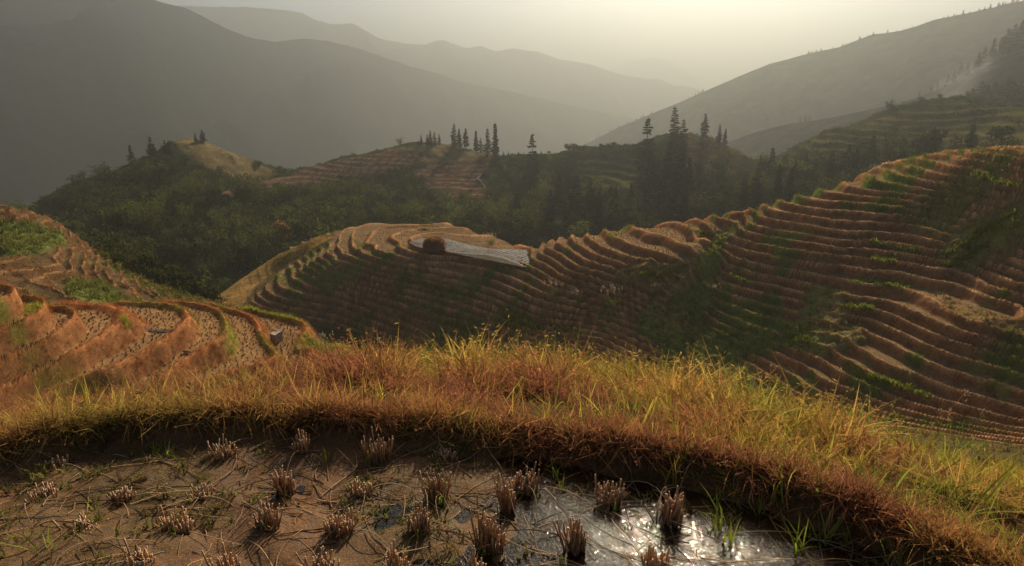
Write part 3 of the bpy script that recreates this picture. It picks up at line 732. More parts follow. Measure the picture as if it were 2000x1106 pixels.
c = mixrgb(nt, a.outputs['Color'], ramp(nt, n_1, [(.3, (.6, .6, .6)), (.7, (1.4, 1.35, 1.3))]), 1.0, 'MULTIPLY')
c = mixrgb(nt, c, ramp(nt, n_2, [(.3, (.6, .6, .6)), (.7, (1.4, 1.4, 1.4))]), 1.0, 'MULTIPLY')
p = nd(nt, 'ShaderNodeBsdfPrincipled'); nt.links.new(c, p.inputs['Base Color'])
rr = ramp(nt, n_1, [(.35, (.35,) * 3), (.65, (.85,) * 3)]); nt.links.new(rr, p.inputs['Roughness']); p.inputs['Specular IOR Level'].default_value = .09
hm = nd(nt, 'ShaderNodeMath', operation='MULTIPLY_ADD'); hm.inputs[1].default_value = .3; nt.links.new(n_2, hm.inputs[0]); nt.links.new(n_1, hm.inputs[2])
b = nd(nt, 'ShaderNodeBump'); b.inputs['Strength'].default_value = .7; b.inputs['Distance'].default_value = .02
nt.links.new(hm.outputs[0], b.inputs['Height']); nt.links.new(b.outputs[0], p.inputs['Normal']); nt.links.new(p.outputs[0], out.inputs[0])
M_BANK = ground_mat('bank_earth', 9.0, 45.0, .4, .7, .03)
bp = np.where(GA.Rr > rf + .02, 0, -1)
o = sheet('paddy_field', GA.X, GA.Y, Z, C, M_MUD, part=bp[:-1, :-1], part_name='earth_bank')
for ch in o.children: ch.data.materials[0] = M_BANK
tag(o, 'muddy harvested paddy with its earth bank in the foreground', kind='structure')
# shallow water lying over the mud up to the bank
nw = 90; aw = np.linspace(math.radians(-60), math.radians(60), nw); rw = np.interp(aw, FOOT[0], FOOT[1]) + .12
Xw = np.stack([.4 * np.sin(aw), rw * np.sin(aw)]); Yw = np.stack([.4 * np.cos(aw), rw * np.cos(aw)])
o = sheet('paddy_water', Xw, Yw, np.full(Xw.shape, .004), np.full(Xw.shape + (3,), 1.), M_WATER)
tag(o, 'shallow puddle of water glinting among the stubble', kind='structure')

# ------------------------------------------------------------------ plant pieces
class Geo:
    """Collects strips, tubes and quads with a per-vertex brightness colour and builds one mesh."""
    def __init__(s): s.V = []; s.F = []; s.C = []; s.M = []; s.n = 0
    def add(s, V, F, c, m=0):
        V = np.asarray(V, float).reshape(-1, 3)
        s.V.append(V); s.F += [tuple(int(i) + s.n for i in f) for f in F]
        c = np.asarray(c, float); s.C.append(np.broadcast_to(c, (len(V), 3)) if c.ndim < 2 else c)
        s.M += [m] * len(F); s.n += len(V)
    def blade(s, base, az, h, w, lean, curve, segs=3, c=(1, 1, 1), tip=None, twist=0.0):
        """A grass blade: a tapering strip that bends over."""
        t = np.linspace(0, 1, segs + 1); d = np.array((math.cos(az), math.sin(az), 0.))
        off = lean * t + curve * t ** 2; up = t * (1 - .35 * min(1.2, abs(curve)) * t)
        P = np.array(base)[None] + h * (off[:, None] * d[None] + up[:, None] * np.array((0, 0, 1.))[None])
        sd_ = np.array((-math.sin(az + twist), math.cos(az + twist), 0.))
        wd = w * (1 - t ** 1.6) * (.55 + .9 * np.sqrt(t + .05)); wd[-1] = 0
        V = []; F = []; cc = []
        tip = c if tip is None else tip
        for i in range(segs):
            V += [P[i] - sd_ * wd[i] / 2, P[i] + sd_ * wd[i] / 2]; k = np.array(c) * (1 - t[i]) + np.array(tip) * t[i]; cc += [k, k]
        V.append(P[-1]); cc.append(np.array(tip))
        for i in range(segs - 1): F.append((2 * i, 2 * i + 1, 2 * i + 3, 2 * i + 2))
        F.append((2 * segs - 2, 2 * segs - 1, 2 * segs))
        s.add(V, F, np.array(cc))
    def tube(s, P, R, k=5, c=(1, 1, 1), m=0, cap=True):
        P = np.asarray(P, float); n = len(P); R = np.broadcast_to(np.asarray(R, float), (n,))
        T = np.gradient(P, axis=0); T /= np.linalg.norm(T, axis=1, keepdims=True) + 1e-9
        ref = np.array((0, 0, 1.)) if abs(T[0][2]) < .9 else np.array((1., 0, 0))
        V = []; 
        for i in range(n):
            a = np.cross(T[i], ref); a /= np.linalg.norm(a) + 1e-9; b = np.cross(T[i], a)
            for j in range(k):
                q = 2 * math.pi * j / k; V.append(P[i] + R[i] * (math.cos(q) * a + math.sin(q) * b))
        F = [(i * k + j, i * k + (j + 1) % k, (i + 1) * k + (j + 1) % k, (i + 1) * k + j) for i in range(n - 1) for j in range(k)]
        c = np.asarray(c, float)
        if c.ndim == 2: c = np.repeat(c, k, 0)
        if cap: F.append(tuple((n - 1) * k + j for j in range(k)))
        s.add(V, F, c, m)
    def leaf(s, p, d, L, w, c=(1, 1, 1), n=None, m=0):
        """A pointed leaf: two triangles folded along a rib."""
        p = np.array(p, float); d = np.array(d, float); d /= np.linalg.norm(d) + 1e-9
        n = np.random.default_rng(abs(int(p.sum() * 1e4)) % 99991).normal(size=3) if n is None else np.array(n)
        a = np.cross(d, n); a /= np.linalg.norm(a) + 1e-9; u = np.cross(a, d)
        s.add([p, p + d * L * .45 + a * w / 2 - u * w * .12, p + d * L, p + d * L * .45 - a * w / 2 - u * w * .12], [(0, 1, 2, 3)], c, m)
    def mesh(s, name, mats, smooth=False):
        me = bpy.data.meshes.new(name); me.from_pydata(np.concatenate(s.V).tolist(), [], s.F)
        for m in mats: me.materials.append(m)
        me.polygons.foreach_set('material_index', np.array(s.M, np.int32)); me.polygons.foreach_set('use_smooth', np.full(len(s.F), smooth))
        ca = me.color_attributes.new('col', 'FLOAT_COLOR', 'POINT'); c = np.ones((s.n, 4), np.float32); c[:, :3] = np.concatenate(s.C); ca.data.foreach_set('color', c.ravel())
        me.update(); return me

M_GRASS = leaf_mat('grass_blade', attr='tint', trans=.5)
M_DRY = leaf_mat('dry_grass', attr='tint', trans=.4)

def scatter(name, pts, scale, rotz, tint, idx, variants, tilt=None, sxyz=None):
    """One mass of small plants: every point carries a copy of one of the given meshes."""
    n = len(pts)
    me = bpy.data.meshes.new(name + '_points'); me.vertices.add(n); me.vertices.foreach_set('co', np.asarray(pts, np.float32).ravel())
    def att(nm, typ, a, key):
        at = me.attributes.new(nm, typ, 'POINT'); at.data.foreach_set(key, np.ascontiguousarray(a).ravel())
    rot = np.zeros((n, 3), np.float32); rot[:, 2] = rotz
    if tilt is not None: rot[:, :2] = tilt
    sx = np.repeat(np.asarray(scale, np.float32)[:, None], 3, 1) if sxyz is None else np.asarray(sxyz, np.float32)
    att('rot', 'FLOAT_VECTOR', rot, 'vector'); att('scl', 'FLOAT_VECTOR', sx, 'vector'); att('pick', 'INT', np.asarray(idx, np.int32), 'value')
    tc = np.ones((n, 4), np.float32); tc[:, :3] = tint; att('tint', 'FLOAT_COLOR', tc, 'color')
    vc = bpy.data.collections.new(name + '_kinds')
    for i, vm in enumerate(variants):
        vo = bpy.data.objects.new('%s_kind_%02d' % (name, i), vm); vc.objects.link(vo)
    o = link(name, me)
    ng = bpy.data.node_groups.new(name + '_nodes', 'GeometryNodeTree')
    ng.interface.new_socket('Geometry', in_out='INPUT', socket_type='NodeSocketGeometry'); ng.interface.new_socket('Geometry', in_out='OUTPUT', socket_type='NodeSocketGeometry')
    gi = ng.nodes.new('NodeGroupInput'); go = ng.nodes.new('NodeGroupOutput')
    ci = ng.nodes.new('GeometryNodeCollectionInfo'); ci.inputs['Collection'].default_value = vc
    ci.inputs['Separate Children'].default_value = True; ci.inputs['Reset Children'].default_value = True
    ip = ng.nodes.new('GeometryNodeInstanceOnPoints'); ip.inputs['Pick Instance'].default_value = True
    def na(nm, typ):
        q = ng.nodes.new('GeometryNodeInputNamedAttribute'); q.data_type = typ; q.inputs['Name'].default_value = nm; return next(x for x in q.outputs if x.enabled)
    ng.links.new(gi.outputs[0], ip.inputs['Points']); ng.links.new(ci.outputs[0], ip.inputs['Instance'])
    ng.links.new(na('pick', 'INT'), ip.inputs['Instance Index']); ng.links.new(na('scl', 'FLOAT_VECTOR'), ip.inputs['Scale'])
    er = ng.nodes.new('FunctionNodeEulerToRotation'); ng.links.new(na('rot', 'FLOAT_VECTOR'), er.inputs[0]); ng.links.new(er.outputs[0], ip.inputs['Rotation'])
    ng.links.new(ip.outputs[0], go.inputs[0])
    md = o.modifiers.new('scatter', 'NODES'); md.node_group = ng
    return o

U = rng.uniform
def tuft_upright(seed, n=16, h=1.0, spread=.18, w=.030, segs=3):
    r = np.random.default_rng(seed); g = Geo()
    for i in range(n):
        a = r.uniform(0, 6.283); q = spread * math.sqrt(r.uniform())
        hh = h * r.uniform(.45, 1.0); v = r.uniform(.7, 1.25); tv = r.uniform(.8, 1.3)
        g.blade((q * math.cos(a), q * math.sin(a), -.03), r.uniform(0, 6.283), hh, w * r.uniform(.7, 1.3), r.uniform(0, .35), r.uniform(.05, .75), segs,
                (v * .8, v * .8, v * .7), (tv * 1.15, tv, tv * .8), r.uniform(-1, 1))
    return g
def tuft_fine(seed, n=12, h=1.0, spread=.34, w=.036):
    """Fine dry hill grass: thin wiry stems that lean every way, some with a fuzzy head of spikelets."""
    r = np.random.default_rng(seed); g = Geo()
    for i in range(n):
        a = r.uniform(0, 6.283); q = spread * math.sqrt(r.uniform()); az = r.uniform(0, 6.283)
        hh = h * r.uniform(.4, 1.05); v = r.uniform(.6, 1.3); le, cu = r.uniform(.1, .9), r.uniform(-.1, .9)
        b = np.array((q * math.cos(a), q * math.sin(a), -.02))
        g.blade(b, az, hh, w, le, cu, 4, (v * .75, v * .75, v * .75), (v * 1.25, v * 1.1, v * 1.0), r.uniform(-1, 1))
        if r.uniform() < .6:
            for k in range(r.integers(3, 7)):
                t = r.uniform(.5, 1.0); d = np.array((math.cos(az), math.sin(az), 0))
                P = b + hh * ((le * t + cu * t * t) * d + np.array((0, 0, t * (1 - .35 * min(1.2, abs(cu)) * t))))
                g.leaf(P, r.normal(size=3) + np.array((0, 0, .5)), hh * r.uniform(.06, .13), w * r.uniform(.45, .8), (v * 1.3, v * 1.05, v * 1.0))
    return g
def tuft_far(seed, n=8, h=1.0, spread=.7, w=.16):
    r = np.random.default_rng(seed); g = Geo()
    for i in range(n):
        a = r.uniform(0, 6.283); q = spread * math.sqrt(r.uniform()); v = r.uniform(.65, 1.25)
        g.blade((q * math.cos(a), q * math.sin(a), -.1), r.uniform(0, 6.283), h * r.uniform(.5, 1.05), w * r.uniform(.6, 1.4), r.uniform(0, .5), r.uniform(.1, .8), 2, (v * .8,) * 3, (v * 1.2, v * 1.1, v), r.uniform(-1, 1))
    return g
V_UP = [tuft_upright(100 + i).mesh('upright_tuft', [M_GRASS]) for i in range(5)]
V_FINE = [tuft_fine(200 + i).mesh('fine_tuft', [M_DRY]) for i in range(6)]
V_FAR = [tuft_far(300 + i).mesh('far_tuft', [M_DRY]) for i in range(5)]

def pal(stops, t):
    t = np.clip(np.asarray(t), 0, 1); k = np.linspace(0, 1, len(stops)); S = np.array(stops)
    return np.stack([np.interp(t, k, S[:, i]) for i in range(3)], -1)

# ------------------------------------------------------------------ foreground grass on the bank and slope
RED, ORG, YEL, GRN = (.29, .135, .068), (.42, .245, .085), (.43, .335, .075), (.23, .245, .05)
def bank_points(n, lo, hi, extra=2.5):
    az = U(math.radians(-56), math.radians(56), n * 3); r = np.sqrt(U(1.5 ** 2, 9.0 ** 2, n * 3))
    z, rf, re, rc = a_height(az, r); t = (r - re) / (rc - re)
    ok = (r > rf + (re - rf) * (lo - .55 * sstep(.22, .45, np.tan(az)))) & (r < rc + extra) & (t < hi)
    i = np.nonzero(ok)[0][:n]
    return az[i], r[i], z[i], t[i], (r[i] * np.sin(az[i])), (r[i] * np.cos(az[i]))
az, r, z, t, x, y = bank_points(19000, .45, 9)
nz = fbm(x / .9, y / .9, 501, 3); nz2 = fbm(x / .3, y / .3, 503, 2); pxm = x / y
# share of red grass: on the shoulder of the bank and to the left; the crest and the right turn yellow-green
tone = .22 + .50 * sstep(.25, .75, t) + .40 * sstep(.12, .45, pxm) - .42 * sstep(.05, -.45, pxm) - .22 * sstep(.35, .0, t) + (nz - .5) * 2.4 + (nz2 - .5) * .9
tint = pal([RED, RED, ORG, YEL, GRN], tone) * U(.75, 1.25, len(x))[:, None]
cl = fbm(x / .33, y / .33, 507, 3); keep = U(0, 1, len(x)) < (.22 + 1.2 * sstep(.42, .68, cl)) * (1 - .45 * sstep(.2, .45, pxm))
az, r, z, t, x, y, nz, nz2, pxm, cl, tint = [q[keep] for q in (az, r, z, t, x, y, nz, nz2, pxm, cl, tint)]
h = (.04 + .21 * sstep(.35, .78, cl)) * (.6 + .8 * U(0, 1, len(x))) * (1 - .35 * sstep(.0, -.6, t)) * (.8 + .4 * nz) * (1 - .45 * sstep(-.22, -.5, pxm)) * (1 - .3 * sstep(.4, .75, pxm)) * (1 - .5 * sstep(.38, -.05, t))
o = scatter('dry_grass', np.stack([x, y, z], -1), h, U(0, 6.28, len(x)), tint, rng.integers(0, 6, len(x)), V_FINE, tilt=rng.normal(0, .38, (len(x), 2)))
tag(o, 'reddish dry hill grass covering the bank and slope', kind='stuff')
az, r, z, t, x, y = bank_points(14000, .35, 9)
nz = fbm(x / .7, y / .7, 511, 3); pxm = x / y
keep = U(0, 1, len(x)) < np.clip(.09 + .42 * sstep(.5, .95, t) * sstep(-.55, -.1, pxm) + .80 * sstep(.10, .40, pxm) + (nz - .5) * 1.9, .02, 1)
az, r, z, t, x, y, nz, pxm = [q[keep] for q in (az, r, z, t, x, y, nz, pxm)]
tint = pal([YEL, (.34, .30, .055), GRN, (.17, .205, .04)], .02 + .5 * sstep(.1, .6, pxm) * sstep(.9, .1, t) + (nz - .5) * 1.3) * U(.75, 1.25, len(x))[:, None]
h = (.05 + .14 * U(0, 1, len(x)) ** 2.4) * (1 + .15 * sstep(.15, .35, pxm)) * (1 - .5 * sstep(-.22, -.5, pxm)) * (1 - .3 * sstep(.4, .75, pxm))
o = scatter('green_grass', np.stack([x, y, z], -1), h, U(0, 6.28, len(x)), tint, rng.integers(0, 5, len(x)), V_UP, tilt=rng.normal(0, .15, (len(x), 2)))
tag(o, 'yellow green grass blades rising from the bank', kind='stuff')
# single long blades standing out of the sward
az, r, z, t, x, y = bank_points(1700, .8, 1.1, 1.0)
V_LONG = [tuft_upright(150 + i, 3, 1.0, .05, .022, 5).mesh('long_blades', [M_GRASS]) for i in range(6)]
n = len(x); tint = pal([(.36, .20, .09), YEL, (.26, .30, .05), GRN], U(0, 1, n) * .6 + .5 * sstep(-.2, .4, x / y)) * U(.7, 1.3, n)[:, None]
o = scatter('long_grass', np.stack([x, y, z], -1), U(.10, .30, n), U(0, 6.28, n), tint, rng.integers(0, 6, n), V_LONG, tilt=rng.normal(0, .35, (n, 2)))
tag(o, 'single long arching blades standing out of the bank grass', kind='stuff')
az, r, z, t, x, y = bank_points(900, .2, 1.0); k = fbm(x / .5, y / .5, 531, 3) > .5; x, y, z = x[k], y[k], z[k]; n = len(x)
M_WEED = leaf_mat('weed_leaves', attr='tint', trans=.35)
def weed(seed):
    r = np.random.default_rng(seed); g = Geo()
    for k in range(16):
        a = r.uniform(0, 6.28); q = r.uniform(.1, .6); g.leaf((q * math.cos(a) * .6, q * math.sin(a) * .6, r.uniform(.1, .9)), (math.cos(a), math.sin(a), r.uniform(-.3, .6)), r.uniform(.25, .5), r.uniform(.14, .26), (r.uniform(.6, 1.3),) * 3, n=(r.normal(0, .4), r.normal(0, .4), 1))
    return g
o = scatter('bank_weeds', np.stack([x, y, z], -1), U(.025, .075, n), U(0, 6.28, n), pal([(.17, .07, .035), (.12, .11, .03), (.09, .13, .03)], U(0, 1, n)), rng.integers(0, 4, n), [weed(540 + i).mesh('weed', [M_WEED]) for i in range(4)])
tag(o, 'small leafy weeds among the bank grass', kind='stuff')
# short growth clinging to the bank face
az, r, z, t, x, y = bank_points(3600, .02, -.0, 2); n = len(x); q = fbm(x / .4, y / .4, 551, 3)
o = scatter('bank_face_growth', np.stack([x, y, z], -1), U(.035, .11, n), U(0, 6.28, n), pal([(.15, .07, .035), (.27, .13, .06), (.20, .16, .04), (.16, .19, .04)], (q - .2) * 1.5) * U(.7, 1.2, n)[:, None], rng.integers(0, 6, n), V_FINE, tilt=rng.normal(0, .4, (n, 2)))
tag(o, 'short dry growth clinging to the face of the earth bank', kind='stuff')
# fringe hanging over the bank edge
n = 900; a_ = U(math.radians(-46), math.radians(46), n); rf0 = np.interp(a_, FOOT[0], FOOT[1]); re0 = np.maximum(np.interp(a_, EDGE[0], EDGE[1]), rf0 + .12)
r = rf0 + (re0 - rf0) * U(.7, 1.2, n); z = a_height(a_, r)[0]; x, y = r * np.sin(a_), r * np.cos(a_)
tint = pal([(.22, .09, .045), RED, ORG, (.20, .19, .04)], fbm(x / .6, y / .6, 521, 3) * 1.1) * U(.7, 1.2, n)[:, None]
o = scatter('bank_fringe_grass', np.stack([x, y, z], -1), U(.07, .14, n), U(0, 6.28, n), tint, rng.integers(0, 6, n), V_FINE, tilt=np.stack([U(.3, 1.0, n), rng.normal(0, .3, n)], -1))
tag(o, 'tangled dry stems overhanging the earth bank', kind='stuff')

# ------------------------------------------------------------------ grass on the terraces
def grid_points(G, W, n, r_lo=None):
    """Random vertices of a ground grid, chosen by weight times area."""
    A = (G.Rr ** 2) * W; p = (A / A.sum()).ravel(); i = rng.choice(p.size, n, p=p)
    jit = (G.lr[1] - G.lr[0]) * .5
    return np.unravel_index(i, A.shape), jit
def on_grid(G, Z, ij, jit):
    s = np.exp(U(-jit, jit, len(ij[0]))); x = G.X[ij] * s; y = G.Y[ij] * s
    return x, y, G.sample(Z, x, y)
n = 30000
ij, jit = grid_points(GD, (DRIM ** 2 + DWALL * .16) * DTm + DGOLD * .5, n); x, y, z = on_grid(GD, DZ, ij, jit)
g_ = (DGR[ij] * (U(0, 1, n) < .8))[:, None]; q = U(.7, 1.3, n)[:, None]
rv = (.45 + 1.1 * fbm(x / 1.6, y / 1.6, 38, 3))[:, None]
tint = np.where(DRIM[ij][:, None] > .45, np.array((.48, .24, .10)) * rv, np.array((.29, .13, .055))) * q
tint = tint * (1 - g_) + np.array((.15, .19, .03)) * q * g_; tint = np.where(DGOLD[ij][:, None] > .3, np.array((.42, .26, .07)) * q, tint)
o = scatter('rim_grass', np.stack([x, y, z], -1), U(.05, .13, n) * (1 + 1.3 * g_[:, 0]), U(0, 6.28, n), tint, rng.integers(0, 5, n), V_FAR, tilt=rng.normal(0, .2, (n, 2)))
tag(o, 'dry orange grass along the terrace rims and walls', kind='stuff')
n = 9500
ij, jit = grid_points(GD, (DGM ** 1.2 + DLOW * .8) * (GD.Rr < 95) + .10 * DGR * DTm, n); x, y, z = on_grid(GD, DZ, ij, jit)
nn = fbm(x / 2.5, y / 2.5, 601, 3); q = U(.6, 1.3, n)[:, None]
tint = pal([(.13, .075, .03), (.14, .10, .03), (.11, .12, .03), (.16, .19, .035), (.24, .23, .045)], (nn - .25) * 1.5 + U(-.25, .25, n)) * q
o = scatter('gully_grass', np.stack([x, y, z], -1), U(.16, .42, n), U(0, 6.28, n), tint * 1.35, rng.integers(0, 5, n), V_FAR, tilt=rng.normal(0, .3, (n, 2)))
tag(o, 'rank green grass and weeds filling the gullies between terraces', kind='stuff')

n = 26000
ij, jit = grid_points(GB, (BRIM * 1.3 + BWALL * 1.0) * BT + (1 - BT) * .35 * (GB.Rr < 50), n); x, y, z = on_grid(GB, BZ, ij, jit)
q = U(.7, 1.3, n)[:, None]; gsel2 = sstep(.5, .66, BGR[ij] + U(-.06, .06, n))[:, None]
tint = pal([(.27, .11, .05), (.40, .17, .065), (.45, .22, .08)], fbm(x / 1.5, y / 1.5, 611, 3)) * q
tint = tint * (1 - gsel2) + np.array((.24, .22, .045)) * q * gsel2
ob = (1 - BT[ij])[:, None]; tint = tint * (1 - ob) + np.array((.20, .26, .045)) * q * ob
o = scatter('terrace_grass', np.stack([x, y, z], -1), U(.10, .26, n) * (1 + .9 * ob[:, 0]), U(0, 6.28, n), tint, rng.integers(0, 6, n), V_FINE, tilt=rng.normal(0, .25, (n, 2)))
tag(o, 'orange grass on the banks of the near terraces', kind='stuff')
# cut stubble standing in rows on the dry fields
def stub_far(seed):
    r = np.random.default_rng(seed); g = Geo()
    for i in range(6):
        a = r.uniform(0, 6.28); q = .3 * math.sqrt(r.uniform()); p = np.array((q * math.cos(a), q * math.sin(a), -.15)); v = r.uniform(.6, 1.2)
        g.tube([p, p + np.array((r.normal(0, .15), r.normal(0, .15), r.uniform(.7, 1.1)))], [.09, .07], 4, [(v * .7,) * 3, (v,) * 3])
    for i in range(3): g.blade((0, 0, 0), r.uniform(0, 6.28), r.uniform(.8, 1.4), .05, r.uniform(.6, 1.3), r.uniform(.2, .6), 2, (1.1, 1.0, .8))
    return g
V_STUB = [stub_far(700 + i).mesh('stubble_tuft', [M_DRY]) for i in range(4)]
def rows(G, Z, tread, xr, yr, step, ang, jit=.28):
    a, b = np.meshgrid(np.arange(*xr, step), np.arange(*yr, step * 1.1)); a = a.ravel(); b = b.ravel()
    x = a * math.cos(ang) - b * math.sin(ang); y = a * math.sin(ang) + b * math.cos(ang)
    x = x + .5 * np.sin(y / 4.0); x = x + rng.normal(0, step * jit, len(x)); y = y + rng.normal(0, step * jit, len(x))
    azz = np.arctan2(x, y); rr_ = np.hypot(x, y); ok = (azz > G.az[0]) & (azz < G.az[-1]) & (rr_ > math.exp(G.lr[0])) & (rr_ < math.exp(G.lr[-1])) & (y > 0)
    x, y = x[ok], y[ok]; k = G.sample(tread, x, y) > .75; x, y = x[k], y[k]
    return x, y, G.sample(Z, x, y)
btread = BT * (1 - BRIM) * (1 - BWALL) * (BL > -.4)
x, y, z = rows(GB, BZ, btread, (-60, 60), (-60, 60), .27, .45); n = len(x)
o = scatter('field_stubble', np.stack([x, y, z], -1), U(.08, .13, n), U(0, 6.28, n), np.array((.20, .13, .07)) * U(.5, 1.3, n)[:, None], rng.integers(0, 4, n), V_STUB)
tag(o, 'rows of cut rice stubble on the dry left fields', kind='stuff'); print('B stubble', n)
dtread = DTm * (1 - np.clip(DRIM * 1.6, 0, 1)) * (1 - DWALL) * ((GD.Rr < 100)) * (PX < 1500)
x, y, z = rows(GD, DZ, dtread, (-120, 120), (-130, 130), .34, .35); n = len(x)
o = scatter('knob_stubble', np.stack([x, y, z], -1), U(.08, .13, n), U(0, 6.28, n), np.array((.15, .10, .055)) * U(.5, 1.2, n)[:, None], rng.integers(0, 4, n), V_STUB)
tag(o, 'fine rows of stubble on the knob and saddle fields', kind='stuff'); print('D stubble', n)
qx, qy = [], []
pa, pb = np.meshgrid(np.arange(-40, 40, .62), np.arange(40, 110, .22)); pa, pb = pa.ravel(), pb.ravel(); an = .55
ax_, ay_ = pa * math.cos(an) + (pb - 75) * math.sin(an), 75 + (pb - 75) * math.cos(an) - pa * math.sin(an)
uu, vv = to_px(ax_, ay_, np.full(len(ax_), zp)); k = inpoly(uu, vv, pond); n = int(k.sum())
o = scatter('pond_stubble', np.stack([ax_[k], ay_[k], np.full(n, zp + .08)], -1), U(.09, .14, n), U(0, 6.28, n), np.array((.09, .06, .04)) * U(.6, 1.2, n)[:, None], rng.integers(0, 4, n), V_STUB)
tag(o, 'dark rows of stubble standing in the flooded paddy', kind='stuff'); print('pond', n)
n = 9000
ij, jit = grid_points(GC, (CRIM + CWALL * .5) * CTER + CGR * .8, n); x, y, z = on_grid(GC, CZ, ij, jit); g_ = CGR[ij][:, None]; q = U(.6, 1.3, n)[:, None]
o = scatter('left_slope_grass', np.stack([x, y, z], -1), U(.2, .5, n) * (1 + .5 * g_[:, 0]), U(0, 6.28, n), (np.array((.27, .14, .055)) * (1 - g_) + np.array((.13, .14, .03)) * g_) * q, rng.integers(0, 5, n), V_FAR)
tag(o, 'grass tufts on the far left terraces', kind='stuff')

# ------------------------------------------------------------------ trees
M_CONIF = leaf_mat('fir_needles', base=(.022, .030, .015), rnd=.3, trans=.15)
M_BAMB = leaf_mat('bamboo_leaves', base=(.062, .072, .02), rnd=.6, trans=.4)
M_BROAD = leaf_mat('broad_leaves', base=(.034, .041, .014), rnd=.6, trans=.4)
M_RUST = leaf_mat('rusty_leaves', base=(.16, .085, .035), rnd=.2, trans=.4)
M_BARK = plain_mat('bark', (.075, .055, .04), .9, 8)
M_BARK.node_tree.nodes
def conifer(seed, h=1.0, tiers=17, wid=.2, bare=.12, gap=None):
    """Layered fir: a straight tapering trunk with drooping whorls of flat sprays."""
    r = np.random.default_rng(seed); tr_ = Geo(); g = Geo()
    bend = r.normal(0, .012, 2)
    ax = lambda t: np.array((bend[0] * math.sin(3 * t), bend[1] * math.sin(2.2 * t), t * h))
    tr_.tube([ax(t) for t in np.linspace(0, .97, 7)], np.linspace(.017, .003, 7) * h, 6)
    for k in range(tiers):
        t = bare + (1 - bare) * (k / tiers) ** .92
        if gap and gap[0] < t < gap[1]: continue
        prof = (1 - t) ** .75 * (.55 + .45 * min(1, (t - bare) / .12)) + .03
        R = wid * prof * r.uniform(.72, 1.2); nb = int(6 + 5 * (1 - t))
        for j in range(nb):
            a = r.uniform(0, 6.283); L = R * r.uniform(.55, 1.15); d = np.array((math.cos(a), math.sin(a), 0)); sdv = np.array((-d[1], d[0], 0))
            b = ax(t + r.uniform(-.012, .012)); dr = r.uniform(.12, .5)
            ns = 5; v = r.uniform(.6, 1.35)
            for q in range(1, ns + 1):
                u = q / ns; P = b + d * L * u + np.array((0, 0, -dr * L * u ** 1.6 + .12 * L * u))
                for sgn in (-1, 1):
                    g.leaf(P, d * r.uniform(.3, .8) + sgn * sdv * r.uniform(.4, 1) + np.array((0, 0, r.uniform(-.5, .15))), L * .42 * (1.25 - .6 * u) + .018,    .042 + .025 * r.uniform(), (v,) * 3, n=(r.normal(0, .4), r.normal(0, .4), 1))
            g.leaf(b + d * L * .9, d + np.array((0, 0, -.3)), L * .3 + .015, .03, (v,) * 3, n=(0, 0, 1))
    g.leaf(ax(.95), (0, 0, 1), .06, .015); g.leaf(ax(.95), (0, 0, 1), .06, .015, n=(1, 0, 0))
    return tr_.mesh('fir_trunk', [M_BARK], True), g.mesh('fir_crown', [M_CONIF])
def bamboo(seed, h=1.0, n=9, fat=.3):
    """A clump of bamboo: arching culms with feathery drooping tops."""
    r = np.random.default_rng(seed); tr_ = Geo(); g = Geo()
    for c in range(n):
        a = r.uniform(0, 6.283); q = .12 * math.sqrt(r.uniform()); hh = h * r.uniform(.65, 1.0); ar = fat * r.uniform(.4, 1.2)
        b = np.array((q * math.cos(a), q * math.sin(a), 0)); d = np.array((math.cos(a), math.sin(a), 0))
        f_ = lambda t: b + d * ar * hh * t ** 2.6 + np.array((0, 0, hh * (t - .16 * t ** 4)))
        tr_.tube([f_(t) for t in np.linspace(0, 1, 6)], np.linspace(.007, .002, 6), 4)
        for k in range(34):
            t = r.uniform(.32, 1.02); P = f_(t); rad = .10 * (1.15 - t) + .03; v = r.uniform(.35, 1.0) + .7 * max(0, t - .45)
            P = P + r.normal(0, 1, 3) * rad * np.array((1, 1, .6))
            g.leaf(P, r.normal(0, .6, 3) + np.array((d[0] * .3, d[1] * .3, -.7)), r.uniform(.07, .14), r.uniform(.022, .04), (v, v, v * .9))
    return tr_.mesh('bamboo_culms', [M_BAMB], True), g.mesh('bamboo_crown', [M_BAMB])
def broad(seed, h=1.0, mat=None, squat=1.0):
    """A broadleaf bush or tree: limbs ending in lobes of loose leaves."""
    r = np.random.default_rng(seed); tr_ = Geo(); g = Geo()
    tr_.tube([(0, 0, -.05), (r.normal(0, .02), r.normal(0, .02), .25 * h), (r.normal(0, .04), r.normal(0, .04), .5 * h)], [.03, .024, .014], 6)
    for l in range(9):
        a = r.uniform(0, 6.283); e = r.uniform(.0, 1.0); q = .27 * squat * math.sqrt(r.uniform(.1, 1)) * (1.1 - .5 * e)
        c = np.array((q * math.cos(a), q * math.sin(a), h * (.34 + .5 * e))); R = r.uniform(.11, .2)
        tr_.tube([(0, 0, .22 * h), c * np.array((.5, .5, .8)), c], [.016, .01, .004], 4)
        for k in range(60):
            d = r.normal(size=3); d /= np.linalg.norm(d); P = c + d * R * r.uniform(.45, 1.08) ** .6 * np.array((1.1, 1.1, .85)); v = r.uniform(.35, 1.6)
            g.leaf(P, d + r.normal(0, .5, 3) + np.array((0, 0, -.2)), r.uniform(.06, .12), r.uniform(.045, .075), (v, v, v * .9))
    return tr_.mesh('tree_trunk', [M_BARK], True), g.mesh('tree_crown', [mat or M_BROAD])
FIR = [conifer(800 + i, 1.0, (17, 19, 15, 21, 18, 16)[i], (.19, .16, .22, .13, .17, .2)[i], (.1, .12, .06, .1, .08, .14)[i]) for i in range(6)]
FIR_GAP = conifer(820, 1.0, 20, .17, .05, (.60, .70))
FIR_SLIM = conifer(821, 1.0, 24, .10, .05)
BAM = [bamboo(830 + i, 1.0, 9, (.25, .35, .3, .4, .22)[i]) for i in range(5)]
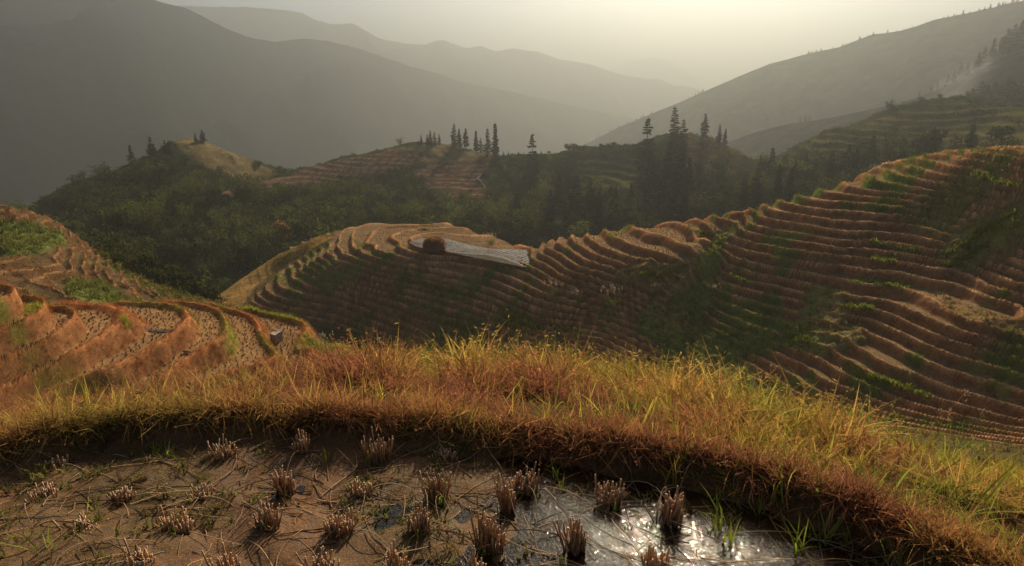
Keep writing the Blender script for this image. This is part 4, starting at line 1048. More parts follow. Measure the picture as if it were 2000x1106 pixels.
BRO = [broad(850 + i, 1.0, None, (1, 1.25, .9, 1.1, 1.4)[i]) for i in range(5)]
RUSTY = broad(870, 1.0, M_RUST, .9)
def plant(pair, name, parts, loc, h, rz, label, cat, group=None, sx=1.0):
    t = empty(name, loc, rz); t.scale = (h * sx, h * sx, h)
    tag(t, label, cat, group)
    for nm, me in zip(parts, pair): link(nm, me, t)
    return t
def hill_at(px, py):
    """Point of the wooded hills seen at a photo pixel."""
    rr_ = ray(px, py); a = math.atan2(rr_[0], rr_[1]); hr = math.hypot(rr_[0], rr_[1]); d = np.linspace(118, 330, 1400)
    x, y = d * math.sin(a), d * math.cos(a); zt = CAMZ + rr_[2] / hr * d; zg = GE.sample(EZ, x, y)
    k = np.nonzero(zg >= zt)[0]
    i = k[0] if len(k) else np.argmin(np.abs(zg - zt)); return np.array((x[i], y[i], zg[i])), d[i]
def fir_at(px, yb, yt, label, pair=None, group=None, sx=1.0, seed=0, name='fir_tree'):
    p, d = hill_at(px, yb); q = at_d(px, yt, d); h = max(1.2, q[2] - p[2]) * 1.08
    return plant(pair or FIR[seed % 6], name, ('trunk', 'crown'), tuple(p - np.array((0, 0, .15))), h, seed * 1.7, label, 'tree', group, sx)
F = [
 (1313,296,213,'tallest layered fir, standing on the rounded hilltop near the middle right',FIR[0],1.05),
 (1331,300,236,'dark fir leaning close against the right side of the tallest fir',FIR[2],.95),
 (1375,270,224,'ragged fir alone on the hilltop right of the tallest pair',FIR[5],1.15),
 (1404,281,244,'left and taller of the two small firs at the hilltop right end',FIR[4],1.0),
 (1415,285,252,'right and shorter of the two small firs at the hilltop right end',FIR[1],1.0),
 (1261,335,236,'slim fir with a bare gap below its tuft, left of the tallest fir',FIR_GAP,1.2),
 (1040,350,266,'lone fir on the low ridge between the two hilltops',FIR_GAP,1.0),
 (967,318,245,'tallest slim fir at the right end of the terraced hilltop',FIR_SLIM,1.2),
 (952,306,253,'open-branched fir just left of the tall slim fir',FIR[4],1.0),
 (930,290,257,'narrow dark fir standing by itself on the terraced hilltop',FIR_SLIM,1.5),
 (939,291,270,'small cone-shaped fir between the narrow fir and the open one',FIR[2],1.0),
 (910,286,252,'pointed fir above the low bush on the terraced hilltop',FIR[1],1.2),
 (897,290,253,'shorter fir touching the right side of the twin hilltop firs',FIR[3],1.3),
 (888,290,244,'taller of the twin firs in the middle of the terraced hilltop',FIR[0],1.1),
 (858,284,262,'right-hand fir of the dense clump on the terraced hilltop',FIR[5],1.0),
 (849,284,258,'middle fir of the dense clump on the terraced hilltop',FIR[2],1.1),
 (841,284,256,'tallest, pointed fir of the dense clump on the terraced hilltop',FIR[0],1.1),
 (835,284,263,'left-hand fir of the dense clump on the terraced hilltop',FIR[1],1.2),
 (823,284,264,'small fir just left of the dense clump',FIR[4],1.2),
 (816,284,274,'smallest fir at the left end of the hilltop row',FIR[2],1.2),
 (396,277,254,'dark pointed tree on top of the left wooded hill',FIR[2],1.5),
 (383,279,260,'thin see-through fir left of the dark pointed tree on the left hill',FIR[4],1.2),
 (296,300,268,'bare-stemmed tree sticking up from the left hill skyline',FIR_GAP,1.3),
 (255,304,284,'spindly fir at the left shoulder of the wooded hill',FIR[4],1.2),
 (324,306,274,'dark fir below the left hilltop, left one of a pair',FIR[2],1.1),
 (332,308,276,'dark fir below the left hilltop, right one of a pair',FIR[0],1.1),
 (303,308,281,'short fir at the wood edge beside the bare-stemmed tree',FIR[5],1.1),
 (983,309,295,'stubby fir right of the tall slim fir, first of two',FIR[2],1.2),
 (993,309,296,'stubby fir right of the tall slim fir, second of two',FIR[5],1.3),
 (1013,309,296,'small fir left of the lone ridge fir',FIR[1],1.4),
 (1057,306,294,'small bushy fir right of the lone ridge fir',FIR[5],1.3),
 (482,402,360,'single fir rising over the trees at the foot of the left hill',FIR[2],1.2),
 (1505,350,290,'tallest fir in the notch between the two hills',FIR[4],1.1),
 (1530,358,302,'fir right of the tallest one in the notch',FIR[0],1.1),
 (1482,350,306,'fir left of the tallest one in the notch',FIR[1],1.1),
 (1893,296,244,'fir standing on the green terraces of the upper right hill',FIR[5],1.3),
]
for i, (px, yb, yt, lab, pair, sx) in enumerate(F): fir_at(px, yb, yt, lab, pair, 'firs along the hilltops', sx, i)
for i, (px, yb, yt) in enumerate([(1300,400,295),(1322,412,300),(1281,395,318),(1342,392,312),(1268,392,300),(1310,360,262),(1290,360,300),(1328,365,275),(1250,400,340),(1335,430,350)]):
    fir_at(px, yb, yt, 'tall fir in the dark shaded clump below the tallest hilltop fir', FIR[i % 6], 'firs in the dark clump under the tallest fir', 1.1, i + 3)
for i, (px, yb, yt) in enumerate([(1650,352,285),(1667,352,290),(1700,325,266),(1620,352,295),(1590,362,310),(1550,372,318),(1475,400,330),(1515,402,325),(1540,400,330),(1735,310,262),(1450,400,345),(1570,350,300),(1690,340,290)]):
    fir_at(px, yb, yt, 'dark fir on the slope below the green terraced hill', FIR[(i + 2) % 6], 'firs on the slope of the upper right hill', 1.1, i + 5)
for i, (px, yb, yt) in enumerate([(1110,400,335),(1125,430,345),(1170,445,372),(1090,420,345),(1040,400,330),(1045,370,300),(1200,440,372),(1150,420,352),(1230,430,360),(1075,440,372),(1010,440,380)]):
    fir_at(px, yb, yt, 'shaded fir in the wood behind the saddle', FIR[(i + 1) % 6], 'firs in the wood behind the saddle', 1.15, i + 9)
# little round-headed trees along the middle ridge
for i, (px, yt, lab) in enumerate([(1109,278,'round-headed small tree, first from the left on the green ridge'),(1119,279,'round-headed small tree, second from the left on the green ridge'),(1128,281,'thin small tree, third from the left on the green ridge'),(1138,282,'tiny tree, fourth from the left on the green ridge'),(1176,280,'broad dark bush in the middle of the green ridge'),(1187,276,'slender small tree right of the broad dark bush'),(1198,276,'forked small tree on the green ridge'),(1208,279,'leaning small tree right of the forked one'),(1221,278,'lollipop shaped small tree on the green ridge'),(1233,283,'low shrub near the right end of the green ridge'),(1072,294,'tiny lone tree left of the green ridge'),(1241,280,'pale thin tree at the right end of the green ridge')]):
    p, d = hill_at(px, 297); q = at_d(px, yt, d); plant(BRO[i % 5], 'small_tree', ('trunk', 'crown'), tuple(p), max(1.5, q[2] - p[2]), i * 2.1, lab, 'tree', 'small trees along the green ridge', 1.0 + .25 * (i % 3))
p, d = hill_at(552, 475); q = at_d(552, 428, d)
plant(RUSTY, 'rusty_tree', ('trunk', 'crown'), tuple(p), q[2] - p[2], .4, 'rust coloured tree in the green wood above the knob', 'tree')

# woods: each tree on its own, the nearest ones; undergrowth as one mass
PATHS = []
def wood_points(n, weight, mind):
    """Well-spaced random points on the wooded hills."""
    (i, j), jit = grid_points(GE, weight, n * 6); x, y, z = on_grid(GE, EZ, (i, j), jit)
    out = []; cell = {}
    for k in range(len(x)):
        c = (int(x[k] // mind), int(y[k] // mind)); ok = True
        for dx in (-1, 0, 1):
            for dy in (-1, 0, 1):
                for m in cell.get((c[0] + dx, c[1] + dy), ()):
                    if (x[m] - x[k]) ** 2 + (y[m] - y[k]) ** 2 < mind * mind: ok = False
        if ok: cell.setdefault(c, []).append(k); out.append(k)
        if len(out) >= n: break
    return x[out], y[out], z[out]
vis = EFR * (1 - .93 * crest) * (GE.Rr > 128) * (1 - np.clip(ET * 1.3 + EMTOP + EMF + EMT4 * .6, 0, 1)) * (PYe < 560)
wB = vis * (1 - EMB) * (1 - EMS * .8) * np.clip(inpoly(PXe, PYe, [(40,400),(140,330),(300,290),(440,330),(470,370),(560,380),(760,360),(830,390),(960,420),(1000,470),(400,560),(150,500)]) + .08, 0, 1)
x, y, z = wood_points(240, wB, 5.4)
BL_LAB = 'feathery bamboo clump in the wood on the left and middle hills'
for k in range(len(x)):
    h = U(5.5, 10.5) * (1 - .45 * (np.hypot(x[k], y[k]) > 225)); plant(BAM[k % 5], 'bamboo_clump', ('culms', 'crown'), (x[k], y[k], z[k] - .3), h, U(0, 6.28), BL_LAB, 'bamboo', 'bamboo clumps on the wooded hills', U(.9, 1.25))
wR = vis * (1 - EMB * .8) * np.clip(1.0 - .6 * inpoly(PXe, PYe, [(40,400),(300,290),(560,380),(960,420),(400,560)]), 0, 1)
x, y, z = wood_points(270, wR, 4.8)
for k in range(len(x)):
    h = U(3.0, 7.0) * (1 - .35 * (np.hypot(x[k], y[k]) > 230)); plant(BRO[k % 5], 'broadleaf_tree', ('trunk', 'crown'), (x[k], y[k], z[k] - .3), h, U(0, 6.28), 'dark bushy broadleaf tree in the wood across the valley', 'tree', 'broadleaf trees on the wooded hills', U(.9, 1.4))
M_SHRUB = leaf_mat('shrub_leaves', attr='tint', trans=.4)
def shrub_far(seed):
    r = np.random.default_rng(seed); g = Geo()
    for k in range(46):
        d = r.normal(size=3); d /= np.linalg.norm(d); P = d * np.array((.5, .5, .45)) * r.uniform(.5, 1.05) + np.array((0, 0, .35)); v = r.uniform(.5, 1.4)
        g.leaf(P, d + r.normal(0, .6, 3), r.uniform(.16, .32), r.uniform(.10, .18), (v,) * 3)
    return g
V_SHR = [shrub_far(900 + i).mesh('shrub', [M_SHRUB]) for i in range(5)]
n = 16000
ij, jit = grid_points(GE, EFR * (GE.Rr > 125) * np.clip(1 - ET * 1.2, 0.0, 1) * (1 - .85 * np.clip(EMTOP + EMB, 0, 1)) * (1 + 3 * EMS) * (PYe < 570) + .05 * EMF * EFR, n); x, y, z = on_grid(GE, EZ, ij, jit)
sh = EMS[ij][:, None]; nn = fbm(x / 15, y / 15, 931, 3)
tint = pal([(.012, .016, .007), (.022, .027, .010), (.045, .048, .015)], nn * 1.6 - .3 + U(-.3, .3, n)); tint = tint * (1 - sh) + np.array((.13, .095, .05)) * U(.5, 1.3, n)[:, None] * sh
mb = np.clip(EMB + EMTOP, 0, 1)[ij][:, None]; tint = tint * (1 - mb) + np.array((.12, .09, .04)) * mb
o = scatter('undergrowth', np.stack([x, y, z - .2], -1), U(1.0, 2.6, n) * (1 - .5 * sh[:, 0]) * (1 - .6 * crest[ij] * (1 - sh[:, 0])), U(0, 6.28, n), tint, rng.integers(0, 5, n), V_SHR)
tag(o, 'dense undergrowth between the trees of the wooded hills', kind='stuff')
# bamboo grove below the far left terraces
gp = [(200,500),(225,520),(250,530),(270,545),(300,560),(330,575),(350,585),(375,592),(395,598),(410,602),(215,545),(235,560),(260,572),(290,585),(320,596),(345,602),(370,606),(300,600),(265,592),(240,585),(190,478),(210,485),(230,500),(280,530),(310,550),(340,565),(365,580),(390,590),(250,510),(320,570),(280,570),(420,606),(385,606),(335,612),(290,610),(310,580),(355,596),(230,540),(205,520),(262,550)]
kk = 0
for i, (px, py) in enumerate(gp):
    d = np.interp(px, [190, 260, 330, 420], [97, 94, 92, 94]) - (py - np.interp(px, [190, 420], [480, 606])) * .12
    p = at_d(px, py, d); x_, y_ = p[0], p[1]; z_ = float(GC.sample(CZ, np.array([x_]), np.array([y_]))[0])
    h = U(3.2, 5.2)
    z_ = min(z_, p[2])
    plant(BAM[i % 5] if i % 4 else BRO[i % 5], 'grove_bamboo' if i % 4 else 'grove_tree', ('culms', 'crown') if i % 4 else ('trunk', 'crown'), (x_, y_, z_ - .2), h, U(0, 6.28),
          'green bamboo clump in the sunlit grove below the far left terraces' if i % 4 else 'leafy tree among the bamboo below the far left terraces', 'bamboo' if i % 4 else 'tree', 'grove below the far left terraces', U(1.0, 1.35))
# small pines along the hazy skyline and on the shoulder
px_, py_, d_ = G4c
k = 0
for t_ in np.sort(U(0, 1, 96)):
    px = 1160 + t_ * 860; py = np.interp(px, px_, py_); d = np.interp(px, px_, d_) - U(0, 12)
    p = at_d(px, py + 1.0, d); h = U(2.8, 6.5) * (.55 + .45 * (fbm(np.array([px / 40.]), np.array([0.]), 77, 2)[0] > .45))
    t = plant(FIR[k % 6], 'pine_tree', ('trunk', 'crown'), (p[0], p[1], p[2] - 1.2), h, U(0, 6.28), 'tiny pine on the skyline of the long hazy slope', 'tree', 'pines along the hazy skyline', 1.5); k += 1
px_, py_, d_ = G5c
for i, (px, dy, h) in enumerate([(1562,-1,6),(1572,-1,7),(1580,0,6),(1850,0,9),(1862,-1,10),(1875,0,12),(1888,0,10),(1908,0,13),(1920,0,15),(1936,0,17),(1950,0,15),(1962,0,18),(1975,0,19),(1990,0,20),(1818,0,7),(1830,0,8),(1795,0,6)]):
    p = at_d(px, np.interp(px, px_, py_) + 1 + dy, np.interp(px, px_, d_)); plant(FIR[i % 6], 'hazy_fir', ('trunk', 'crown'), (p[0], p[1], p[2] - 1), h * .85, i * 1.3, 'hazy fir on the crest of the shoulder below the long slope', 'tree', 'firs on the hazy shoulder', 1.3)
for i, (px, py, yt) in enumerate([(1886,198,178),(1895,200,172),(1910,206,158),(1922,208,165),(1938,208,160),(1950,210,168),(1962,212,155),(1972,212,158),(1985,214,160),(1995,214,150),(2008,216,155),(1930,212,170),(1978,214,165)]):
    p = at_d(px, py + 6, 345); q = at_d(px, yt, 345); plant(FIR[i % 6], 'far_fir', ('trunk', 'crown'), tuple(p - np.array((0, 0, 3))), q[2] - p[2] + 3, i * .9, 'dark fir in the dense row behind the upper right hill', 'tree', 'firs behind the upper right hill', 1.5)

# ------------------------------------------------------------------ rice stubble clumps in the paddy
M_STALK, nt, out = new_mat('rice_stalk')
tc = nd(nt, 'ShaderNodeTexCoord'); oi = nd(nt, 'ShaderNodeObjectInfo')
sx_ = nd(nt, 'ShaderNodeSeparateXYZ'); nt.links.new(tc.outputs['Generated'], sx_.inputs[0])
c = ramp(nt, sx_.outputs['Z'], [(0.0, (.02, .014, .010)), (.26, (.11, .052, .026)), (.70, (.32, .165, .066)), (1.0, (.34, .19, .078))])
c = mixrgb(nt, c, ramp(nt, oi.outputs['Random'], [(0, (.6, .6, .62)), (.5, (1, .95, .9)), (1, (1.4, 1.25, 1.05))]), 1.0, 'MULTIPLY')
w_ = nd(nt, 'ShaderNodeTexNoise'); w_.inputs['Scale'].default_value = 140; nt.links.new(tc.outputs['Object'], w_.inputs['Vector'])
c = mixrgb(nt, c, ramp(nt, w_.outputs['Fac'], [(.3, (.65, .65, .65)), (.7, (1.3, 1.3, 1.3))]), 1.0, 'MULTIPLY')
p = nd(nt, 'ShaderNodeBsdfPrincipled'); p.inputs['Roughness'].default_value = .55; nt.links.new(c, p.inputs['Base Color']); nt.links.new(p.outputs[0], out.inputs[0])
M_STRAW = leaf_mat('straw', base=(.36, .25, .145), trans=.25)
def stalk_mesh(seed):
    r = np.random.default_rng(seed); g = Geo(); h = .115 * r.uniform(.8, 1.1); b = r.normal(0, .008, 2); R = r.uniform(.0022, .0032)
    P = [(0, 0, -.015), (b[0] * .4, b[1] * .4, h * .35), (b[0] * .8, b[1] * .8, h * .7), (b[0], b[1], h)]
    g.tube(P, [R * 1.15, R * 1.1, R, R * .95], 6)
    a = r.uniform(0, 6.28)   # torn sheath leaf
    g.blade((P[1][0], P[1][1], P[1][2]), a, h * r.uniform(.35, .6), .006, .25, .3, 2, (1, 1, 1))
    return g.mesh('stalk', [M_STALK], True)
STALK = [stalk_mesh(1000 + i) for i in range(8)]
def straw_mesh(seed):
    r = np.random.default_rng(seed); g = Geo(); L = r.uniform(.16, .34); a = r.uniform(0, 6.28); k = r.uniform(-.7, .7)
    t = np.linspace(0, 1, 8); arch = r.uniform(.02, .11)
    x = L * t * np.cos(a + k * t); y = L * t * np.sin(a + k * t); z = .03 + arch * L * np.sin(np.pi * np.minimum(t * 1.15, 1)) * (1.6 - t) - .028 * t
    g.tube(np.stack([x, y, np.maximum(z, .008)], -1), np.linspace(.0022, .0010, 8), 3, np.repeat(np.linspace(.75, 1.2, 8)[:, None], 3, 1))
    return g.mesh('bent_straw', [M_STRAW], True)
STRAWM = [straw_mesh(1100 + i) for i in range(9)]
SPROUT = [tuft_upright(1200 + i, 5, 1.0, .10, .05, 4) for i in range(3)]
M_SPROUT = leaf_mat('sprout', base=(.22, .27, .04), trans=.5)
SPROUTM = [g.mesh('sprout', [M_SPROUT]) for g in SPROUT]
CL = [  # base pixel, width, height in photo pixels, cut slant, look
 (955,1078,66,78,-.5,'largest stubble clump, cut slanting to the right, in bright water at bottom centre'),
 (820,1047,56,62,-.15,'square-topped stubble clump left of the largest clump'),
 (665,1048,66,52,.1,'wide stubble clump crossed by a bent pale straw'),
 (522,1042,54,62,.0,'upright brown stubble clump with a long straw trailing to its right'),
 (352,1050,64,52,-.6,'fan of stubble sloping down to its right on dry mud, lower left'),
 (168,1056,78,46,-.3,'low broad stubble clump with long straws leaning out to its left'),
 (1122,1080,46,72,-.5,'narrow stubble clump with a tall broken spike, mirrored in the puddle'),
 (1305,1022,62,66,.1,'shaggy stubble clump tangled in straw below the right bank'),
 (1186,988,60,48,.2,'sparse stubble clump of a few thick stalks leaning apart'),
 (1028,962,54,44,.2,'dark stubble clump close under the bank, behind the tall slim one'),
 (992,1000,42,64,-.35,'tall slim stubble clump with a curved straw on its right side'),
 (850,978,50,60,.0,'stubble clump with yellow-green shoots, straws crossing behind it'),
 (706,978,46,44,-.3,'stubble clump with ragged red-brown top beside dark wet hollows'),
 (555,968,54,54,-.2,'stubble clump leaning to the left with a straw arching off its right'),
 (740,906,54,54,.0,'straight-cut stubble clump near the bank, lit along its top'),
 (594,892,46,50,.1,'thin stubble clump right under the bank beside a green curled leaf'),
 (438,906,54,44,.0,'gappy stubble clump under the bank with an arched straw'),
 (396,986,44,42,.0,'bushy short stubble clump with green blades growing through it'),
 (246,986,44,40,.1,'small stubble clump spilling bent pale straws to the right'),
 (89,990,62,44,-.1,'dark broad stubble clump near the left edge'),
 (116,926,60,34,.0,'half-hidden dark stubble clump in the shade of the left bank'),
 (283,915,22,22,.0,'tiny stubble remnant in the shade, between two larger clumps'),
 (870,906,48,34,.0,'shaded stubble clump behind the one with yellow-green shoots'),
 (276,1122,60,50,-.3,'stubble clump cut off by the bottom edge, left of centre'),
 (442,1128,60,50,-.3,'stubble clump showing only its tips at the bottom edge'),
 (632,1130,62,56,-.6,'stubble clump at the bottom edge, slanting steeply to the right'),
 (780,1130,60,56,-.6,'stubble clump at the bottom edge below the square-topped one'),
 (925,1140,46,58,-.3,'stubble clump tips at the bottom edge below the largest clump'),
 (1277,1122,60,50,.0,'stubble clump at the bottom edge in glittering water'),
 (6,1062,20,24,.0,'broken stubble stub at the left edge'),
 (1782,1096,58,26,.0,'flattened stubble in the shade of the grass at the lower right')]
for i, (px, py, wpx, hpx, sl, lab) in enumerate(CL):
    p = at_z(px, py, .0); x, y = p[0], p[1]; dep = np.linalg.norm(p - np.array((0, 0, CAMZ)))
    rr_ = ray(px, py); fdep = dep / np.linalg.norm(rr_); mpp = fdep / FPX
    W = wpx * mpp; H = hpx * mpp * 1.1
    r = np.random.default_rng(1300 + i)
    t = empty('rice_stubble', (x, y, -.004), 0); tag(t, lab, 'stubble', 'cut rice stubble clumps in the paddy')
    n = int(np.clip(wpx * .72, 10, 46)); leanx = r.normal(0, .08)
    for k in range(n):
        a = r.uniform(0, 6.283); q = math.sqrt(r.uniform()); u, v = q * math.cos(a), q * math.sin(a)
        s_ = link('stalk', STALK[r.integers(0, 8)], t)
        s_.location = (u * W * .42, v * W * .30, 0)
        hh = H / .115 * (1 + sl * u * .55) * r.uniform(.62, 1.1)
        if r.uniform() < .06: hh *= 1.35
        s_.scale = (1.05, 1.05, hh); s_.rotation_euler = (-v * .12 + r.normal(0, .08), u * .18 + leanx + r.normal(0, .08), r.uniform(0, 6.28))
    for k in range(r.integers(2, 5) if wpx > 30 else 1):
        s_ = link('bent_straw', STRAWM[r.integers(0, 9)], t); s_.location = (r.normal(0, W * .3), r.normal(0, W * .25), .005)
        s_.rotation_euler = (0, 0, r.uniform(0, 6.28)); s_.scale = (1, 1, r.uniform(.7, 1.6))
    if i in (1, 11, 17, 3, 0, 14):
        s_ = link('green_shoot', SPROUTM[i % 3], t); s_.location = (r.normal(0, W * .3), -W * .25, 0); s_.scale = (.12, .12, .13); s_.rotation_euler = (0, 0, i)
# green tufts sprouting in the mud
for i, (px, py, h, lab) in enumerate([(98,1100,.16,'bright green grass tuft at the lower left of the paddy'),(183,1010,.09,'two green blades beside the low broad clump'),(325,900,.13,'green grass tuft at the foot of the left bank'),(300,905,.10,'thin green tuft beside the tiny stubble remnant'),(1100,960,.08,'small fan of green blades at the water edge under the bank'),(1085,935,.10,'spiky star of grass against the dark bank'),(1400,1040,.17,'green tuft at the right rim of the puddle'),(1420,1065,.14,'green tuft in the shade below the right bank'),(905,890,.2,'tall green stem growing by the bank behind the stubble'),(640,905,.09,'yellowing curled blade under the bank'),(1560,1080,.15,'grass tuft on the dark ground at the lower right'),(1200,1000,.06,'few short blades beside the sparse stubble')]):
    p = at_z(px, py, .0); g = tuft_upright(1400 + i, 9, 1.0, .12, .045, 4).mesh('blades', [M_SPROUT])
    o = link('grass_tuft', g); o.location = tuple(p); o.scale = (h * 1.1, h * 1.1, h * 1.1); o.rotation_euler = (0, 0, i * 1.1); tag(o, lab, 'grass tuft', 'green tufts in the paddy')
# loose straw lying about
g = Geo(); n = 0
while n < 720:
    a = U(-.85, .80); r_ = math.sqrt(U(.9 ** 2, 3.2 ** 2)); rf = np.interp(a, FOOT[0], FOOT[1])
    if r_ > rf + .12: continue
    x, y = r_ * math.sin(a), r_ * math.cos(a)
    L = U(.06, .32); b = U(0, 6.28); k = rng.normal(0, .28); t = np.linspace(0, 1, 6)
    X = x + L * t * np.cos(b + k * t); Y = y + L * t * np.sin(b + k * t); zg = np.maximum(a_height(np.arctan2(X, Y), np.hypot(X, Y))[0], .0)
    lift = U(0, .025) * np.sin(np.pi * t) * (U(0, 1) < .5); v = U(.35, 1.25)
    g.tube(np.stack([X, Y, zg + .004 + lift], -1), np.linspace(.0022, .0009, 6) * U(.7, 1.4), 3, (v, v * U(.8, 1), v * U(.65, 1))); n += 1
o = link('loose_straw', g.mesh('loose_straw', [M_STRAW], True)); tag(o, 'loose straw strewn over the wet mud', kind='stuff')
# small weeds and floating bits
n = 1500; a = U(-.85, .8, n); r_ = np.sqrt(U(.9 ** 2, 3.0 ** 2, n)); k = r_ < np.interp(a, FOOT[0], FOOT[1]) + .1; a, r_ = a[k], r_[k]; x, y = r_ * np.sin(a), r_ * np.cos(a)
k = fbm(x / .35, y / .35, 1501, 3) > .52; x, y, a, r_ = x[k], y[k], a[k], r_[k]; z = np.maximum(a_height(a, r_)[0], 0); n = len(x)
o = scatter('mud_weeds', np.stack([x, y, z], -1), U(.02, .055, n), U(0, 6.28, n), pal([(.16, .10, .05), (.12, .13, .03), (.20, .20, .05)], U(0, 1, n)), rng.integers(0, 5, n), V_FAR); tag(o, 'low weeds and plant bits on the mud', kind='stuff')
# tall stems on the slope crest
g = Geo()
for (px, py0, py1) in [(620,700,690),(955,720,685),(1040,725,690),(1340,750,722),(1500,790,750),(1700,840,790),(1815,850,780),(1830,850,785),(1870,860,815),(1950,880,830),(1990,880,835),(760,720,690),(1215,735,700),(1660,830,790),(150,800,770),(250,770,730),(440,745,700),(1120,735,712)]:
    r_ = ray(px, py0); a = math.atan2(r_[0], r_[1]); rc = np.interp(a, CREST[0], CREST[1]) - .3; z0 = float(a_height(np.array([a]), np.array([rc]))[0][0])
    top = at_d(px, py1, rc); h = max(.3, top[2] - z0); b = np.array((rc * math.sin(a), rc * math.cos(a), z0)); ln = rng.normal(0, .12, 2)
    P = np.array([b + np.array((ln[0] * t * t, ln[1] * t * t, h * t)) for t in np.linspace(0, 1, 6)]); g.tube(P, np.linspace(.0022, .001, 6), 4, (.9, .8, .6))
    for k in range(10): g.leaf(P[-1] - np.array((0, 0, U(0, .09))), rng.normal(0, .4, 3) + np.array((0, 0, .8)), .03, .006, (1.1, .95, .8))
o = link('seed_stems', g.mesh('seed_stems', [M_STRAW], True)); tag(o, 'thin seed stems standing above the grass crest', kind='stuff')

# ------------------------------------------------------------------ single things on the terraces
def terrace_at(G, Z, px, py, lo, hi):
    rr_ = ray(px, py); a = math.atan2(rr_[0], rr_[1]); hr = math.hypot(rr_[0], rr_[1]); d = np.linspace(lo, hi, 1500)
    x, y = d * math.sin(a), d * math.cos(a); zt = CAMZ + rr_[2] / hr * d; zg = G.sample(Z, x, y); k = np.nonzero(zg >= zt)[0]; i = k[0] if len(k) else -1
    return np.array((x[i], y[i], zg[i])), d[i]
def nearest_tread(px, py):
    p, d = terrace_at(GB, BZ, px, py, 18, 55); ok = blur(btread, 8) > .93; dd2 = (GB.X - p[0]) ** 2 + (GB.Y - p[1]) ** 2; k = np.unravel_index(np.argmin(np.where(ok, dd2, 1e9)), ok.shape)
    return np.array((GB.X[k], GB.Y[k], BZ[k]))
M_STONE = plain_mat('weathered_stone', (.27, .215, .15), .85, 6, .25, .5)
M_WOOD = plain_mat('grey_wood', (.16, .12, .09), .85, 12, .4, .5)
p = nearest_tread(541, 668)
bm = bmesh.new(); bmesh.ops.create_cube(bm, size=1); bmesh.ops.subdivide_edges(bm, edges=bm.edges[:], cuts=3, use_grid_fill=True)
for v in bm.verts:
    v.co += Vector(rng.normal(0, .035, 3)); v.co.x *= (.52 + .1 * v.co.z); v.co.y *= 1.1; v.co.z = v.co.z * .95 + .35
me = bpy.data.meshes.new('stone'); bm.to_mesh(me); bm.free(); me.materials.append(M_STONE)
o = link('standing_stone', me); o.location = tuple(p); o.rotation_euler = (.12, .1, -.35); o.scale = (.62, .62, .75); tag(o, 'pale flat-topped stone with a dark face in the rightmost near field', 'stone')
p = nearest_tread(385, 690)
g = Geo(); g.tube([(-.6, .25, .1), (0, .05, .16), (.55, -.22, .12)], [.09, .1, .08], 8); g.tube([(0, .05, .16), (.2, .25, .25)], [.05, .03], 6); g.tube([(-.5, .05, .02), (.5, -.4, .05)], [.06, .05], 7)
o = link('fallen_branch', g.mesh('fallen_branch', [M_WOOD], True)); o.location = (p[0], p[1], p[2] + .02); o.scale = (.6,) * 3; tag(o, 'grey broken branch lying on the orange terrace bank', 'branch')
# wet hollows in the dry field
for px, py, sx2, sy2, lab in [(318,648,.75,.22,'dark wet hollow in the stubble field behind the branch')]:
    p = nearest_tread(px, py); V, Fc = [(0, 0, 0)], []
    for q in (1, 2, 3, 4):
        for k in range(20):
            a = 2 * math.pi * k / 20; e = q / 4 * (1 + .2 * math.sin(3 * a + px)); V.append((sx2 * e * math.cos(a), sy2 * e * math.sin(a), 0))
    Fc = [(0, 1 + k, 1 + (k + 1) % 20) for k in range(20)]
    for q in range(3): 
        for k in range(20):
            i0, i1 = 1 + q * 20 + k, 1 + q * 20 + (k + 1) % 20; Fc += [(i0, i0 + 20, i1 + 20), (i0, i1 + 20, i1)]
    V = np.array(V, float); V[:, 2] = GB.sample(BZ, p[0] + V[:, 0], p[1] + V[:, 1]) + .03 - p[2]
    me = raw_mesh('puddle', V, Fc, [plain_mat('wet_dark_mud', (.032, .023, .015), .6, 9)])
    o = link('puddle', me); o.location = tuple(p); tag(o, lab, 'puddle')
# grassy mound in the flooded paddy
p, d = terrace_at(GD, DZ, 848, 486, 60, 110)
g = Geo(); r = np.random.default_rng(1600)
for k in range(900):
    a = r.uniform(0, 6.28); e = math.sqrt(r.uniform()); q = 1.35 * e; v = r.uniform(.5, 1.3)
    hz_ = 1.25 * (1 - e ** 3) ** .5
    g.blade((q * math.cos(a), q * math.sin(a), hz_ - .1), a + r.normal(0, .8), r.uniform(.25, .5), .06, .5, .6, 2, (v * .8,) * 3, (v * 1.2, v, v * .8))
b2 = bmesh.new(); bmesh.ops.create_icosphere(b2, subdivisions=3, radius=1)
for v in b2.verts:
    v.co = Vector((v.co.x * 1.32, v.co.y * 1.32, max(-.1, v.co.z * 1.2))) * (1 + .08 * float(fbm(np.array([v.co.x * 2.]), np.array([v.co.y * 2 + v.co.z]), 5, 2)[0]))
me = bpy.data.meshes.new('mound'); b2.to_mesh(me); b2.free(); me.materials.append(plain_mat('mound_soil', (.12, .06, .03), .95, 4))
t = empty('grassy_mound', tuple(p), 0); tag(t, 'round grassy mound standing in the flooded paddy on the knob', 'mound'); link('earth', me, t); link('grass', g.mesh('mound_grass', [leaf_mat('mound_grass', base=(.28, .15, .06), trans=.4)]), t)
